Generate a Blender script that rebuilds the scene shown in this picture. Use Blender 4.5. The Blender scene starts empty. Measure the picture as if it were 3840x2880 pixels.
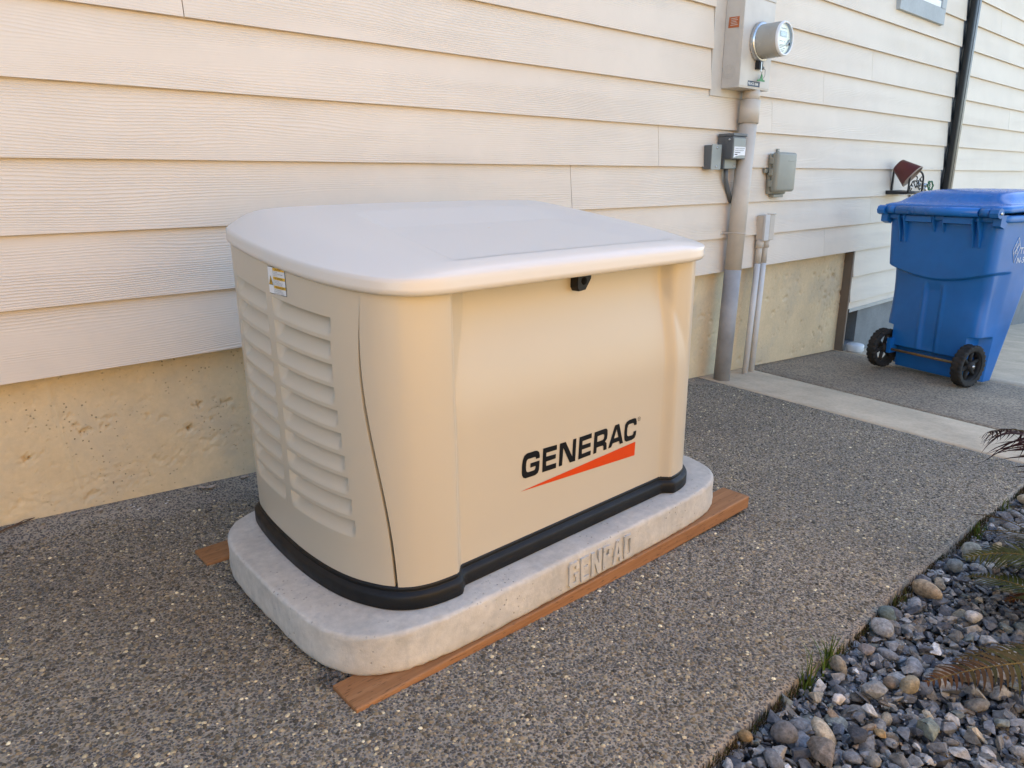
import bpy, bmesh, math, random
import numpy as np
from mathutils import Vector, Matrix

random.seed(7)
rng = np.random.default_rng(11)
scene = bpy.context.scene
C = scene.collection

# ------------------------------------------------------------------ camera
cam_d = bpy.data.cameras.new('camera')
cam = bpy.data.objects.new('camera', cam_d)
C.objects.link(cam)
cam_d.sensor_width = 36.0
cam_d.lens = 36.0 * 2662.0 / 3840.0
cam_d.clip_start = 0.05
cam_d.clip_end = 2000.0
rx = Vector((0.74494486, -0.66710134, -0.00574121))
ux = Vector((0.1881311, 0.2018118, 0.96118608))
fx = Vector((0.64004988, 0.71711073, -0.27584117))
cam.matrix_world = Matrix(((rx.x, ux.x, -fx.x, 0.0), (rx.y, ux.y, -fx.y, -2.09304),
                           (rx.z, ux.z, -fx.z, 0.47525), (0, 0, 0, 1)))
scene.camera = cam

# ------------------------------------------------------------------ sky, sun, exposure
SUN_EL = math.radians(44)
SUN_AZ = math.radians(50)          # measured from +x towards +y: the sun stands behind the house
sun_dir = Vector((math.cos(SUN_EL) * math.cos(SUN_AZ), math.cos(SUN_EL) * math.sin(SUN_AZ), math.sin(SUN_EL)))
world = bpy.data.worlds.new('World')
scene.world = world
world.use_nodes = True
wn, wl = world.node_tree.nodes, world.node_tree.links
wn.clear()
sky = wn.new('ShaderNodeTexSky')
sky.sky_type = 'NISHITA'
sky.sun_disc = False
sky.sun_elevation = SUN_EL
sky.sun_rotation = math.pi / 2 - SUN_AZ
sky.air_density = 1.0
sky.dust_density = 1.5
sky.ozone_density = 1.0
hsv = wn.new('ShaderNodeHueSaturation')
hsv.inputs['Saturation'].default_value = 1.0
bg = wn.new('ShaderNodeBackground')
bg.inputs['Strength'].default_value = 0.15
wo = wn.new('ShaderNodeOutputWorld')
wl.new(sky.outputs[0], hsv.inputs['Color'])
wl.new(hsv.outputs[0], bg.inputs['Color'])
wl.new(bg.outputs[0], wo.inputs['Surface'])
sun_l = bpy.data.lights.new('sun', 'SUN')
sun_l.energy = 5.0
sun_l.angle = math.radians(0.5)
sun_l.color = (1.0, 0.93, 0.82)
sun = bpy.data.objects.new('sun', sun_l)
C.objects.link(sun)
sun.rotation_euler = sun_dir.to_track_quat('Z', 'Y').to_euler()
scene.view_settings.view_transform = 'Standard'
scene.view_settings.look = 'None'
scene.view_settings.gamma = 1.0
scene.view_settings.exposure = 2.08
scene.cycles.max_bounces = 8
scene.cycles.diffuse_bounces = 5

# ------------------------------------------------------------------ helpers
ORG = {}


def put(name, data, parent=None, origin=None):
    o = bpy.data.objects.new(name, data)
    C.objects.link(o)
    if parent is not None:
        o.parent = parent
        ORG[o.name] = ORG[parent.name]
    else:
        ORG[o.name] = Vector(origin if origin is not None else (0, 0, 0))
        o.location = ORG[o.name]
    return o


def tag(o, label=None, cat=None, group=None, kind=None):
    if label: o['label'] = label
    if cat: o['category'] = cat
    if group: o['group'] = group
    if kind: o['kind'] = kind
    return o


def thing(name, label, cat, loc, group=None):
    o = put(name, None, None, loc)
    o.empty_display_size = 0.05
    return tag(o, label, cat, group)


def mesh(name, V, F, mat, parent=None, smooth=False, origin=None, col=None):
    V = np.asarray(V, dtype=np.float64).reshape(-1, 3)
    if parent is not None:
        org = ORG[parent.name]
    elif origin is not None:
        org = Vector(origin)
    else:
        mn, mx = V.min(0), V.max(0)
        org = Vector(((mn[0] + mx[0]) / 2, (mn[1] + mx[1]) / 2, mn[2]))
    V = V - np.array(org)
    me = bpy.data.meshes.new(name)
    if isinstance(F, np.ndarray):
        n, k = F.shape
        me.vertices.add(len(V))
        me.vertices.foreach_set('co', V.astype(np.float32).ravel())
        me.loops.add(n * k)
        me.loops.foreach_set('vertex_index', F.astype(np.int32).ravel())
        me.polygons.add(n)
        me.polygons.foreach_set('loop_start', np.arange(0, n * k, k, dtype=np.int32))
        me.polygons.foreach_set('loop_total', np.full(n, k, dtype=np.int32))
        me.update(calc_edges=True)
    else:
        me.from_pydata([tuple(v) for v in V], [], F)
        me.update()
    if smooth:
        me.polygons.foreach_set('use_smooth', np.ones(len(me.polygons), dtype=bool))
    if col is not None:
        ca = me.color_attributes.new('Col', 'FLOAT_COLOR', 'POINT')
        ca.data.foreach_set('color', np.asarray(col, dtype=np.float32).ravel())
    for m in (mat if isinstance(mat, (list, tuple)) else [mat]):
        me.materials.append(m)
    return put(name, me, parent, org)


def from_bm(name, bm, mat, parent=None, smooth=False, origin=None):
    bm.verts.ensure_lookup_table()
    V = [v.co[:] for v in bm.verts]
    for i, v in enumerate(bm.verts): v.index = i
    F = [[v.index for v in f.verts] for f in bm.faces]
    bm.free()
    return mesh(name, V, F, mat, parent, smooth, origin)


def box_bm(x, y, z, bev=0.0, seg=2):
    bm = bmesh.new()
    bmesh.ops.create_cube(bm, size=1.0)
    for v in bm.verts:
        v.co = Vector(((x[0] + x[1]) / 2 + v.co.x * (x[1] - x[0]), (y[0] + y[1]) / 2 + v.co.y * (y[1] - y[0]),
                       (z[0] + z[1]) / 2 + v.co.z * (z[1] - z[0])))
    if bev > 0:
        bmesh.ops.bevel(bm, geom=bm.edges[:], offset=bev, segments=seg, profile=0.5, affect='EDGES')
    return bm


def box(name, x, y, z, mat, parent=None, bev=0.0, seg=2, smooth=False):
    return from_bm(name, box_bm(x, y, z, bev, seg), mat, parent, smooth)


def frame_at(d):
    d = np.asarray(d, float); d = d / np.linalg.norm(d)
    a = np.array([0, 0, 1.0]) if abs(d[2]) < 0.9 else np.array([1.0, 0, 0])
    u = np.cross(a, d); u /= np.linalg.norm(u)
    return d, u, np.cross(d, u)


def tube_vf(pts, r, n=16, cap=True):
    pts = np.asarray(pts, float)
    rs = np.full(len(pts), r) if np.isscalar(r) else np.asarray(r, float)
    V, F = [], []
    th = np.linspace(0, 2 * np.pi, n, endpoint=False)
    pu = None
    for i in range(len(pts)):
        d = pts[min(i + 1, len(pts) - 1)] - pts[max(i - 1, 0)]
        if np.linalg.norm(d) < 1e-9: d = np.array([0, 0, 1.0])
        d, u, v = frame_at(d)
        if pu is not None:
            u = pu - d * (pu @ d); u /= np.linalg.norm(u); v = np.cross(d, u)
        pu = u
        V += list(pts[i] + rs[i] * (np.cos(th)[:, None] * u + np.sin(th)[:, None] * v))
    for i in range(len(pts) - 1):
        for j in range(n):
            F.append([i * n + j, i * n + (j + 1) % n, (i + 1) * n + (j + 1) % n, (i + 1) * n + j])
    if cap:
        F.append(list(range(n))[::-1]); F.append([(len(pts) - 1) * n + j for j in range(n)])
    return V, F


def tube(name, pts, r, mat, parent=None, n=16, cap=True, smooth=True):
    V, F = tube_vf(pts, r, n, cap)
    o = mesh(name, V, F, mat, parent, smooth)
    if cap:
        o.data.polygons[-1].use_smooth = False; o.data.polygons[-2].use_smooth = False
    return o


def lathe(name, prof, base, axis, mat, parent=None, n=32, smooth=True, closed=False):
    """prof: list of (radius, height along axis)"""
    d, u, v = frame_at(axis)
    base = np.asarray(base, float)
    th = np.linspace(0, 2 * np.pi, n, endpoint=False)
    V, F = [], []
    for r, h in prof:
        V += list(base + d * h + max(r, 1e-5) * (np.cos(th)[:, None] * u + np.sin(th)[:, None] * v))
    m = len(prof)
    for i in range(m if closed else m - 1):
        for j in range(n):
            k = (i + 1) % m
            F.append([i * n + j, i * n + (j + 1) % n, k * n + (j + 1) % n, k * n + j])
    return mesh(name, V, F, mat, parent, smooth)


def grid_faces(nr, nc, closed=False):
    i = np.arange(nr - 1)[:, None]
    j = np.arange(nc if closed else nc - 1)[None, :]
    a = i * nc + j
    b = i * nc + (j + 1) % nc
    return np.stack([a, b, b + nc, a + nc], -1).reshape(-1, 4)


def curve_mesh(name, loops, to3d, mat, parent=None, extrude=0.0):
    """flat filled shape (holes are loops inside) mapped by to3d(u, v, w)"""
    cu = bpy.data.curves.new('tmp', 'CURVE')
    cu.dimensions = '2D'; cu.fill_mode = 'BOTH'; cu.extrude = extrude
    for l in loops:
        s = cu.splines.new('POLY'); s.points.add(len(l) - 1)
        for p, q in zip(s.points, l): p.co = (q[0], q[1], 0, 1)
        s.use_cyclic_u = True
    return _curve_out(name, cu, to3d, mat, parent)


def text_mesh(name, body, size, to3d, mat, parent=None, extrude=0.0, offset=0.0, align='LEFT', sx=1.0):
    cu = bpy.data.curves.new('tmp', 'FONT')
    cu.body = body; cu.size = size; cu.extrude = extrude; cu.offset = offset; cu.align_x = align
    cu.resolution_u = 3
    return _curve_out(name, cu, (lambda u, v, w: to3d(u * sx, v, w)), mat, parent)


def _curve_out(name, cu, to3d, mat, parent):
    o = bpy.data.objects.new('tmp', cu)
    C.objects.link(o)
    dg = bpy.context.evaluated_depsgraph_get()
    me = o.evaluated_get(dg).to_mesh()
    V = [to3d(*v.co) for v in me.vertices]
    F = [list(p.vertices) for p in me.polygons]
    o.evaluated_get(dg).to_mesh_clear()
    bpy.data.objects.remove(o); bpy.data.curves.remove(cu)
    return mesh(name, V, F, mat, parent)


# ------------------------------------------------------------------ materials
class NB:
    def __init__(s, name, rough=0.6, spec=0.4, metal=0.0):
        s.m = bpy.data.materials.new(name); s.m.use_nodes = True
        s.t = s.m.node_tree; s.n = s.t.nodes
        s.b = s.n['Principled BSDF']
        s.b.inputs['Roughness'].default_value = rough
        s.b.inputs['Specular IOR Level'].default_value = spec
        s.b.inputs['Metallic'].default_value = metal

    def L(s, a, b): s.t.links.new(a, b)

    def val(s, node, key, v):
        i = node.inputs[key]
        if hasattr(v, 'is_linked') or isinstance(v, bpy.types.NodeSocket): s.L(v, i)
        else: i.default_value = v

    def coord(s, kind='Object'): return s.n.new('ShaderNodeTexCoord').outputs[kind]

    def rand(s): return s.n.new('ShaderNodeObjectInfo').outputs['Random']

    def mapv(s, vec, scale=(1, 1, 1), loc=(0, 0, 0), rot=(0, 0, 0)):
        m = s.n.new('ShaderNodeMapping'); s.L(vec, m.inputs['Vector'])
        m.inputs['Scale'].default_value = scale; m.inputs['Location'].default_value = loc
        m.inputs['Rotation'].default_value = rot
        return m.outputs[0]

    def noise(s, vec, scale, detail=3, rough=0.5, dist=0.0, out='Fac'):
        x = s.n.new('ShaderNodeTexNoise'); s.L(vec, x.inputs['Vector'])
        x.inputs['Scale'].default_value = scale; x.inputs['Detail'].default_value = detail
        x.inputs['Roughness'].default_value = rough; x.inputs['Distortion'].default_value = dist
        return x.outputs[out]

    def vor(s, vec, scale, feature='F1', out='Distance', rnd=1.0):
        x = s.n.new('ShaderNodeTexVoronoi'); s.L(vec, x.inputs['Vector']); x.feature = feature
        x.inputs['Scale'].default_value = scale; x.inputs['Randomness'].default_value = rnd
        return x.outputs[out]

    def math(s, op, a, b=0.0, c=None):
        x = s.n.new('ShaderNodeMath'); x.operation = op
        s.val(x, 0, a); s.val(x, 1, b)
        if c is not None: s.val(x, 2, c)
        return x.outputs[0]

    def vmath(s, op, a, b):
        x = s.n.new('ShaderNodeVectorMath'); x.operation = op
        s.val(x, 0, a); s.val(x, 1, b)
        return x.outputs[0]

    def comb(s, x, y, z):
        c = s.n.new('ShaderNodeCombineXYZ'); s.val(c, 0, x); s.val(c, 1, y); s.val(c, 2, z)
        return c.outputs[0]

    def sep(s, v):
        c = s.n.new('ShaderNodeSeparateXYZ'); s.L(v, c.inputs[0]); return c.outputs

    def ramp(s, fac, stops):
        r = s.n.new('ShaderNodeValToRGB'); s.L(fac, r.inputs[0])
        e = r.color_ramp.elements
        while len(e) < len(stops): e.new(0.5)
        for q, (p, c) in zip(e, stops):
            q.position = p
            q.color = (c, c, c, 1) if np.isscalar(c) else (*c, 1)
        return r.outputs[0]

    def mix(s, fac, a, b, mode='MIX'):
        x = s.n.new('ShaderNodeMix'); x.data_type = 'RGBA'; x.blend_type = mode
        s.val(x, 0, fac)
        for k, v in ((6, a), (7, b)):
            if isinstance(v, bpy.types.NodeSocket): s.L(v, x.inputs[k])
            else: x.inputs[k].default_value = (*v, 1)
        return x.outputs[2]

    def color(s, c):
        if isinstance(c, bpy.types.NodeSocket): s.L(c, s.b.inputs['Base Color'])
        else: s.b.inputs['Base Color'].default_value = (*c, 1)

    def bump(s, h, strength=0.5, dist=0.001, prev=None):
        x = s.n.new('ShaderNodeBump'); s.L(h, x.inputs['Height'])
        x.inputs['Strength'].default_value = strength; x.inputs['Distance'].default_value = dist
        if prev is not None: s.L(prev, x.inputs['Normal'])
        s.L(x.outputs[0], s.b.inputs['Normal'])
        return x.outputs[0]


def plain(name, c, rough=0.5, spec=0.4, metal=0.0, var=0.10, vs=9.0, bump=0.0, bs=400.0, bd=0.0006, rv=0.05):
    """a painted / moulded surface with slight soiling and fine relief"""
    nb = NB(name, rough, spec, metal)
    co = nb.coord()
    n = nb.noise(co, vs, 5, 0.6)
    lo = tuple(max(0, x * (1 - var)) for x in c); hi = tuple(min(1, x * (1 + var * 0.6)) for x in c)
    nb.color(nb.ramp(n, [(0.3, lo), (0.7, hi)]))
    rr = nb.ramp(nb.noise(co, vs * 3, 4), [(0.3, max(0.02, rough - rv)), (0.7, min(1, rough + rv))])
    nb.L(rr, nb.b.inputs['Roughness'])
    if bump > 0: nb.bump(nb.noise(co, bs, 2), bump, bd)
    return nb.m


def siding_mat(name, col, gstr=1.0):
    nb = NB(name, 0.55, 0.3)
    co = nb.coord()
    r = nb.rand()
    off = nb.comb(nb.math('MULTIPLY', r, 41.0), 0.0, nb.math('MULTIPLY', r, 17.0))
    v = nb.vmath('ADD', co, off)
    x, y, z = nb.sep(v)
    low = nb.noise(nb.comb(nb.math('MULTIPLY', x, 1.1), 0.0, nb.math('MULTIPLY', z, 7.0)), 1.0, 2, 0.45)
    mid = nb.noise(nb.comb(nb.math('MULTIPLY', x, 9.0), 0.0, nb.math('MULTIPLY', z, 42.0)), 1.0, 3, 0.6)
    ph = nb.math('ADD', nb.math('MULTIPLY', z, 880.0), nb.math('ADD', nb.math('MULTIPLY', low, 62.0), nb.math('MULTIPLY', mid, 5.5)))
    s = nb.math('SINE', ph)
    s = nb.math('POWER', nb.math('MULTIPLY_ADD', s, 0.5, 0.5), 1.7)
    mask = nb.ramp(nb.noise(nb.comb(nb.math('MULTIPLY', x, 0.7), 0.0, nb.math('MULTIPLY', z, 9.0)), 1.0, 2, 0.5), [(0.36, 0.06), (0.56, 1.0)])
    jag = nb.noise(nb.comb(nb.math('MULTIPLY', x, 26.0), 0.0, nb.math('MULTIPLY', z, 150.0)), 1.0, 2)
    h = nb.math('ADD', nb.math('MULTIPLY', s, mask), nb.math('MULTIPLY', jag, 0.35))
    nb.bump(h, 0.55 * gstr, 0.0016)
    soil = nb.noise(v, 3.0, 5, 0.65)
    c0 = tuple(c * 0.93 for c in col)
    c = nb.ramp(soil, [(0.3, c0), (0.65, col)])
    spk = nb.ramp(nb.noise(v, 90.0, 2), [(0.775, 0.0), (0.80, 1.0)])
    nb.color(nb.mix(nb.math('MULTIPLY', spk, 0.35), c, (0.22, 0.19, 0.15)))
    return nb.m


def concrete_mat(name, col, var=0.2, grain=1.0, pits=True, rough=0.85, stain=None, ver=None):
    nb = NB(name, rough, 0.25)
    co = nb.coord()
    n1 = nb.noise(co, 5.0, 6, 0.62)
    n2 = nb.noise(co, 60.0, 5, 0.6)
    n3 = nb.noise(co, 420.0, 3, 0.6)
    lo = tuple(x * (1 - var) for x in col); hi = tuple(min(1, x * (1 + var * 0.7)) for x in col)
    c = nb.ramp(nb.math('ADD', nb.math('MULTIPLY', n1, 0.65), nb.math('MULTIPLY', n2, 0.35)), [(0.34, lo), (0.66, hi)])
    if ver:
        c = nb.mix(nb.ramp(nb.noise(nb.mapv(co, (1.0, 1.0, .35)), 34.0, 7, 0.75), [(0.50, 0.0), (0.70, 0.5)]), c, ver)
    if stain:
        c = nb.mix(nb.ramp(nb.noise(co, 2.3, 5, 0.7), [(0.48, 0.0), (0.66, 0.75)]), c, stain)
    h = nb.math('ADD', nb.math('MULTIPLY', n2, 0.7), nb.math('MULTIPLY', n3, 0.35))
    if pits:
        pv = nb.vor(co, 70.0)
        pm = nb.ramp(nb.noise(co, 9.0, 3), [(0.45, 0.0), (0.62, 1.0)])
        hole = nb.math('MULTIPLY', nb.ramp(pv, [(0.10, 1.0), (0.18, 0.0)]), pm)
        c = nb.mix(nb.math('MULTIPLY', hole, 0.7), c, tuple(x * 0.35 for x in col))
        h = nb.math('SUBTRACT', h, nb.math('MULTIPLY', hole, 1.5))
    nb.color(c)
    nb.bump(h, 0.6 * grain, 0.0022)
    return nb.m


def aggregate_mat(name, mortar, tones, scale=125.0):
    nb = NB(name, 0.8, 0.3)
    co = nb.coord()
    warp = nb.vmath('ADD', co, nb.vmath('MULTIPLY', nb.noise(co, 60.0, 2, out='Color'), (0.006, 0.006, 0.0)))
    flat = nb.vmath('MULTIPLY', warp, (1.0, 1.0, 0.0))
    d = nb.vor(flat, scale)
    cc = nb.vor(flat, scale, out='Color')
    r, g, b = nb.sep(cc)
    pal = nb.ramp(r, [(i / (len(tones) - 1), t) for i, t in enumerate(tones)])
    n1 = nb.noise(co, 2.2, 5, 0.6)
    edge = nb.ramp(d, [(0.42, 0.0), (0.60, 1.0)])
    c = nb.mix(edge, pal, mortar)
    c = nb.mix(1.0, c, nb.ramp(n1, [(0.3, (0.72, 0.72, 0.74)), (0.7, (1.15, 1.12, 1.08))]), 'MULTIPLY')
    nb.color(c)
    h = nb.math('SUBTRACT', 1.0, d)
    nb.bump(nb.math('ADD', h, nb.math('MULTIPLY', nb.noise(co, 300.0, 3), 0.4)), 0.75, 0.004)
    return nb.m


def attr_mat(name, rough=0.75, spec=0.3, ns=60.0, amt=0.35, bump=0.4, bd=0.002, trans=0.0):
    nb = NB(name, rough, spec)
    a = nb.n.new('ShaderNodeAttribute'); a.attribute_name = 'Col'
    co = nb.coord()
    n = nb.noise(co, ns, 5, 0.65)
    nb.color(nb.mix(1.0, a.outputs['Color'], nb.ramp(n, [(0.3, 1 - amt), (0.7, 1 + amt)]), 'MULTIPLY'))
    if bump: nb.bump(n, bump, bd)
    return nb.m


def wood_mat(name, a, b):
    nb = NB(name, 0.62, 0.3)
    co = nb.coord()
    v = nb.mapv(co, (1.5, 26.0, 26.0))
    n = nb.noise(v, 2.6, 5, 0.6, 0.6)
    fine = nb.noise(nb.mapv(co, (9.0, 220.0, 220.0)), 1.0, 3, 0.6)
    pores = nb.ramp(nb.noise(nb.mapv(co, (42.0, 330.0, 330.0)), 1.0, 2), [(0.30, 1.0), (0.37, 0.0)])
    f = nb.math('ADD', nb.math('MULTIPLY', n, 0.7), nb.math('MULTIPLY', fine, 0.3))
    c = nb.ramp(f, [(0.32, a), (0.68, b)])
    c = nb.mix(nb.math('MULTIPLY', pores, 0.65), c, tuple(x * 0.3 for x in a))
    nb.color(c)
    nb.bump(nb.math('SUBTRACT', fine, pores), 0.4, 0.0008)
    return nb.m


SID = (0.66, 0.56, 0.44)
M = {}
M['siding'] = siding_mat('painted lap siding', (0.70, 0.60, 0.485), 1.1)
M['sheath'] = plain('dark sheathing', (0.10, 0.085, 0.07), 0.9)
M['found'] = concrete_mat('painted foundation concrete', (0.67, 0.52, 0.315), 0.14, 1.3, stain=(0.50, 0.42, 0.30))
M['found_far'] = concrete_mat('bare foundation concrete', (0.21, 0.21, 0.20), 0.2, 0.8)
M['brown'] = plain('brown corner board', (0.17, 0.13, 0.095), 0.6)
M['flash'] = plain('galvanised flashing', (0.32, 0.36, 0.40), 0.4, 0.5, 0.6)
M['trim_grey'] = concrete_mat('grey primed window trim', (0.40, 0.42, 0.42), 0.12, 0.4, False)
M['white_vinyl'] = plain('white vinyl', (0.75, 0.75, 0.74), 0.35)
M['glass'] = plain('dark window glass', (0.03, 0.035, 0.04), 0.05, 0.6)
M['black_metal'] = plain('black painted metal', (0.012, 0.012, 0.012), 0.38, 0.4)
M['roof'] = plain('roof shingle', (0.09, 0.085, 0.08), 0.9)
M['bisque'] = plain('bisque powder coat', (0.52, 0.452, 0.342), 0.33, 0.5, 0, 0.02, 1.2, 0.05, 260.0, 0.0003, 0.008)
M['bisque_skylit'] = plain('bisque with painted skylight', (0.64, 0.60, 0.535), 0.28, 0.5, 0, 0.02, 1.0, rv=0.006)  # same bisque paint made paler and cooler: skylight on the lid put into colour
M['black_plastic'] = plain('black moulded plastic', (0.009, 0.009, 0.009), 0.5, 0.3, 0, 0.3, 14.0, 0.3, 300.0, 0.0006)
M['void'] = plain('dark interior', (0.006, 0.006, 0.006), 0.8, 0.1)
M['logo_black'] = plain('black print', (0.006, 0.006, 0.007), 0.35, 0.3, 0, 0.05)
M['logo_orange'] = plain('orange print', (0.60, 0.055, 0.004), 0.35, 0.3, 0, 0.04)
M['pad'] = concrete_mat('cast concrete pad', (0.57, 0.53, 0.46), 0.24, 1.1, True, 0.8, stain=(0.37, 0.355, 0.325), ver=(0.33, 0.325, 0.31))
M['cedar'] = wood_mat('treated brown board', (0.235, 0.10, 0.036), (0.38, 0.185, 0.078))
M['mortar'] = concrete_mat('troweled concrete', (0.55, 0.445, 0.31), 0.24, 1.4, False, 0.85)
TONES = [(0.06, 0.056, 0.053), (0.10, 0.088, 0.075), (0.14, 0.13, 0.12), (0.08, 0.078, 0.08), (0.18, 0.16, 0.13), (0.12, 0.105, 0.09), (0.34, 0.31, 0.27)]
M['aggr'] = aggregate_mat('exposed aggregate concrete', (0.33, 0.265, 0.185), [(a * 1.5, b * 1.35, c * 1.1) for a, b, c in TONES], 105.0)
M['mortar_base'] = aggregate_mat('worn aggregate mortar', (0.34, 0.29, 0.215), TONES, 190.0)
M['pebble'] = attr_mat('aggregate pebbles', 0.7, 0.3, 180.0, 0.25, 0.2, 0.001)
M['stone'] = attr_mat('crushed rock', 0.8, 0.25, 110.0, 0.5, 0.8, 0.004)
M['soil'] = concrete_mat('damp soil', (0.055, 0.047, 0.038), 0.4, 2.0, False, 0.95)
M['far_ground'] = concrete_mat('dry yard ground', (0.25, 0.23, 0.16), 0.25, 1.0, False, 0.95)
M['leafattr'] = attr_mat('fern leaf', 0.65, 0.12, 40.0, 0.25, 0.2, 0.001)
M['conduit'] = plain('beige painted conduit', (0.53, 0.46, 0.375), 0.5)
M['pvc'] = plain('grey pvc', (0.30, 0.285, 0.27), 0.55, 0.35, 0, 0.25, 6.0)
M['pvc_white'] = plain('pale pvc', (0.56, 0.53, 0.49), 0.55, 0.35, 0, 0.12, 8.0)
M['meter_box'] = plain('beige meter cabinet', (0.56, 0.51, 0.44), 0.45)
M['meter_body'] = plain('grey meter cover', (0.38, 0.36, 0.31), 0.25, 0.5)
M['steel'] = plain('brushed steel', (0.55, 0.54, 0.52), 0.28, 0.5, 0.9)
M['meter_face'] = plain('meter dial card', (0.72, 0.75, 0.56), 0.4)
M['lcd'] = plain('lcd window', (0.24, 0.28, 0.20), 0.2)
M['ink'] = plain('dark ink', (0.03, 0.03, 0.03), 0.6)
M['grey_ink'] = plain('grey ink', (0.22, 0.21, 0.19), 0.6)
M['orange_tag'] = plain('faded orange sticker', (0.48, 0.14, 0.05), 0.6, 0.3, 0, 0.25, 90.0)
M['navy'] = plain('navy label', (0.02, 0.04, 0.075), 0.45)
M['white'] = plain('white print', (0.78, 0.78, 0.77), 0.5)
M['green_tag'] = plain('green seal', (0.05, 0.21, 0.06), 0.45)
M['grey_box'] = plain('grey electrical box', (0.115, 0.12, 0.12), 0.45)
M['grey_plate'] = plain('light grey cover plate', (0.27, 0.285, 0.26), 0.4)
M['tele'] = plain('taupe plastic enclosure', (0.265, 0.255, 0.205), 0.45, 0.4, 0, 0.06)
M['yellow'] = plain('warning yellow', (0.80, 0.46, 0.01), 0.45)
M['blue'] = plain('blue polyethylene', (0.011, 0.135, 0.41), 0.33, 0.5, 0, 0.16, 5.0)
M['blue_lid'] = plain('blue lid polyethylene', (0.012, 0.145, 0.46), 0.25, 0.5, 0, 0.10, 5.0)
M['rubber'] = plain('dusty black rubber', (0.028, 0.025, 0.022), 0.75, 0.3, 0, 0.4, 30.0)
M['brass'] = plain('rusty axle', (0.22, 0.13, 0.05), 0.5, 0.4, 0.4, 0.3, 30.0)
M['iron'] = plain('dark cast iron', (0.035, 0.032, 0.03), 0.55, 0.4, 0.2, 0.3, 40.0)
M['maroon'] = plain('maroon glaze', (0.10, 0.018, 0.015), 0.35, 0.45)
M['maroon_in'] = plain('raw rim clay', (0.33, 0.25, 0.19), 0.7)
M['green_wheel'] = plain('green enamel', (0.012, 0.10, 0.035), 0.35)
M['fence'] = wood_mat('warm bounce fence wood', (0.72, 0.43, 0.13), (0.88, 0.57, 0.21))  # saturated warm tone so the added unseen fence tints the light it bounces
M['leaf_dry'] = plain('dry pale leaf', (0.42, 0.33, 0.25), 0.7, 0.3, 0, 0.25, 80.0)
M['twig'] = plain('brown twig', (0.10, 0.06, 0.035), 0.8)
M['chip'] = plain('white paint fleck', (0.75, 0.74, 0.70), 0.6)
gl = NB('clear meter glass', 0.03, 0.5)
gl.color((1, 1, 1)); gl.b.inputs['Transmission Weight'].default_value = 1.0; gl.b.inputs['IOR'].default_value = 1.1
M['clear'] = gl.m

# ------------------------------------------------------------------ ground levels
E_ = 0.1778
GX = np.array([-60, -4, .12, .5, 1.8, 3.30, 4.98, 5.3, 9.4, 14, 60]); GZ = np.array([-.30, -.30, -.428, -.440, -.481, -.578, -.695, -.74, -1.12, -1.55, -1.8])


def ground(x, y):
    x = np.asarray(x, float); y = np.asarray(y, float)
    t = np.clip((y + .12) / .17, 0, 1)
    return np.interp(x, GX, GZ) + np.interp(x, [-4, .12, .78, 1.8], [.05, .042, .023, 0.0]) * t * t * (3 - 2 * t)


def gz(x, y): return float(ground(x, y))


def sheet(name, xs_, fy0, fy1, ny, mat, lift=0.0, depth=0.0, parent=None, fx_=None):
    """a ground sheet between the lines y = fy0(x) and fy1(x); fx_(x, y) shifts x with y"""
    xs_ = np.asarray(xs_, float); t = np.linspace(0, 1, ny)
    X = np.repeat(xs_[None, :], ny, 0)
    Y = (1 - t)[:, None] * fy0(xs_)[None, :] + t[:, None] * fy1(xs_)[None, :]
    if fx_ is not None: X = X + fx_(X, Y)
    Z = ground(X, Y) + lift
    V = np.stack([X, Y, Z], -1).reshape(-1, 3)
    F = grid_faces(ny, len(xs_))
    n = len(V); nc = len(xs_)
    ring = list(range(nc)) + [r * nc + nc - 1 for r in range(1, ny)] + [(ny - 1) * nc + c for c in range(nc - 2, -1, -1)] + [r * nc for r in range(ny - 2, 0, -1)]
    if depth > 0:
        B = V[ring].copy(); B[:, 2] -= depth
        V = np.vstack([V, B])
        k = len(ring)
        side = np.array([[ring[i], n + i, n + (i + 1) % k, ring[(i + 1) % k]] for i in range(k)])
        F = np.vstack([F, side])
    return mesh(name, V, F, mat, parent, False, (0, 0, 0))


cst = lambda v: (lambda x: np.full_like(np.asarray(x, float), v))
edge_y = lambda x: -1.588 + 0.006 * np.sin(np.asarray(x) * 3.1) + 0.004 * np.sin(np.asarray(x) * 11.0)
# far ground (one sheet to the horizon)
xs_g = np.concatenate([np.linspace(-400, -6, 14), np.linspace(-5, 14, 60), np.linspace(18, 400, 14)])
ys_g = np.concatenate([np.linspace(-400, -6, 14), np.linspace(-5, 0.3, 30), np.linspace(4, 400, 14)])
XX, YY = np.meshgrid(xs_g, ys_g)
ZZ = ground(np.clip(XX, -60, 60), YY) - 0.085
tag(mesh('ground', np.stack([XX, YY, ZZ], -1).reshape(-1, 3), grid_faces(len(ys_g), len(xs_g)), M['far_ground'], origin=(0, 0, 0)), kind='structure')
tag(sheet('planting_bed', np.linspace(-3.5, 9, 120), edge_y, cst(-3.1), 26, M['soil'], -0.045), kind='structure')

lo_x = lambda y: 3.282 + 0.122 * y
hi_x = lambda y: 3.770 + 0.155 * y
far_x = lambda y: 4.95 + 0.15 * y
yb = 0.06


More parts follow.
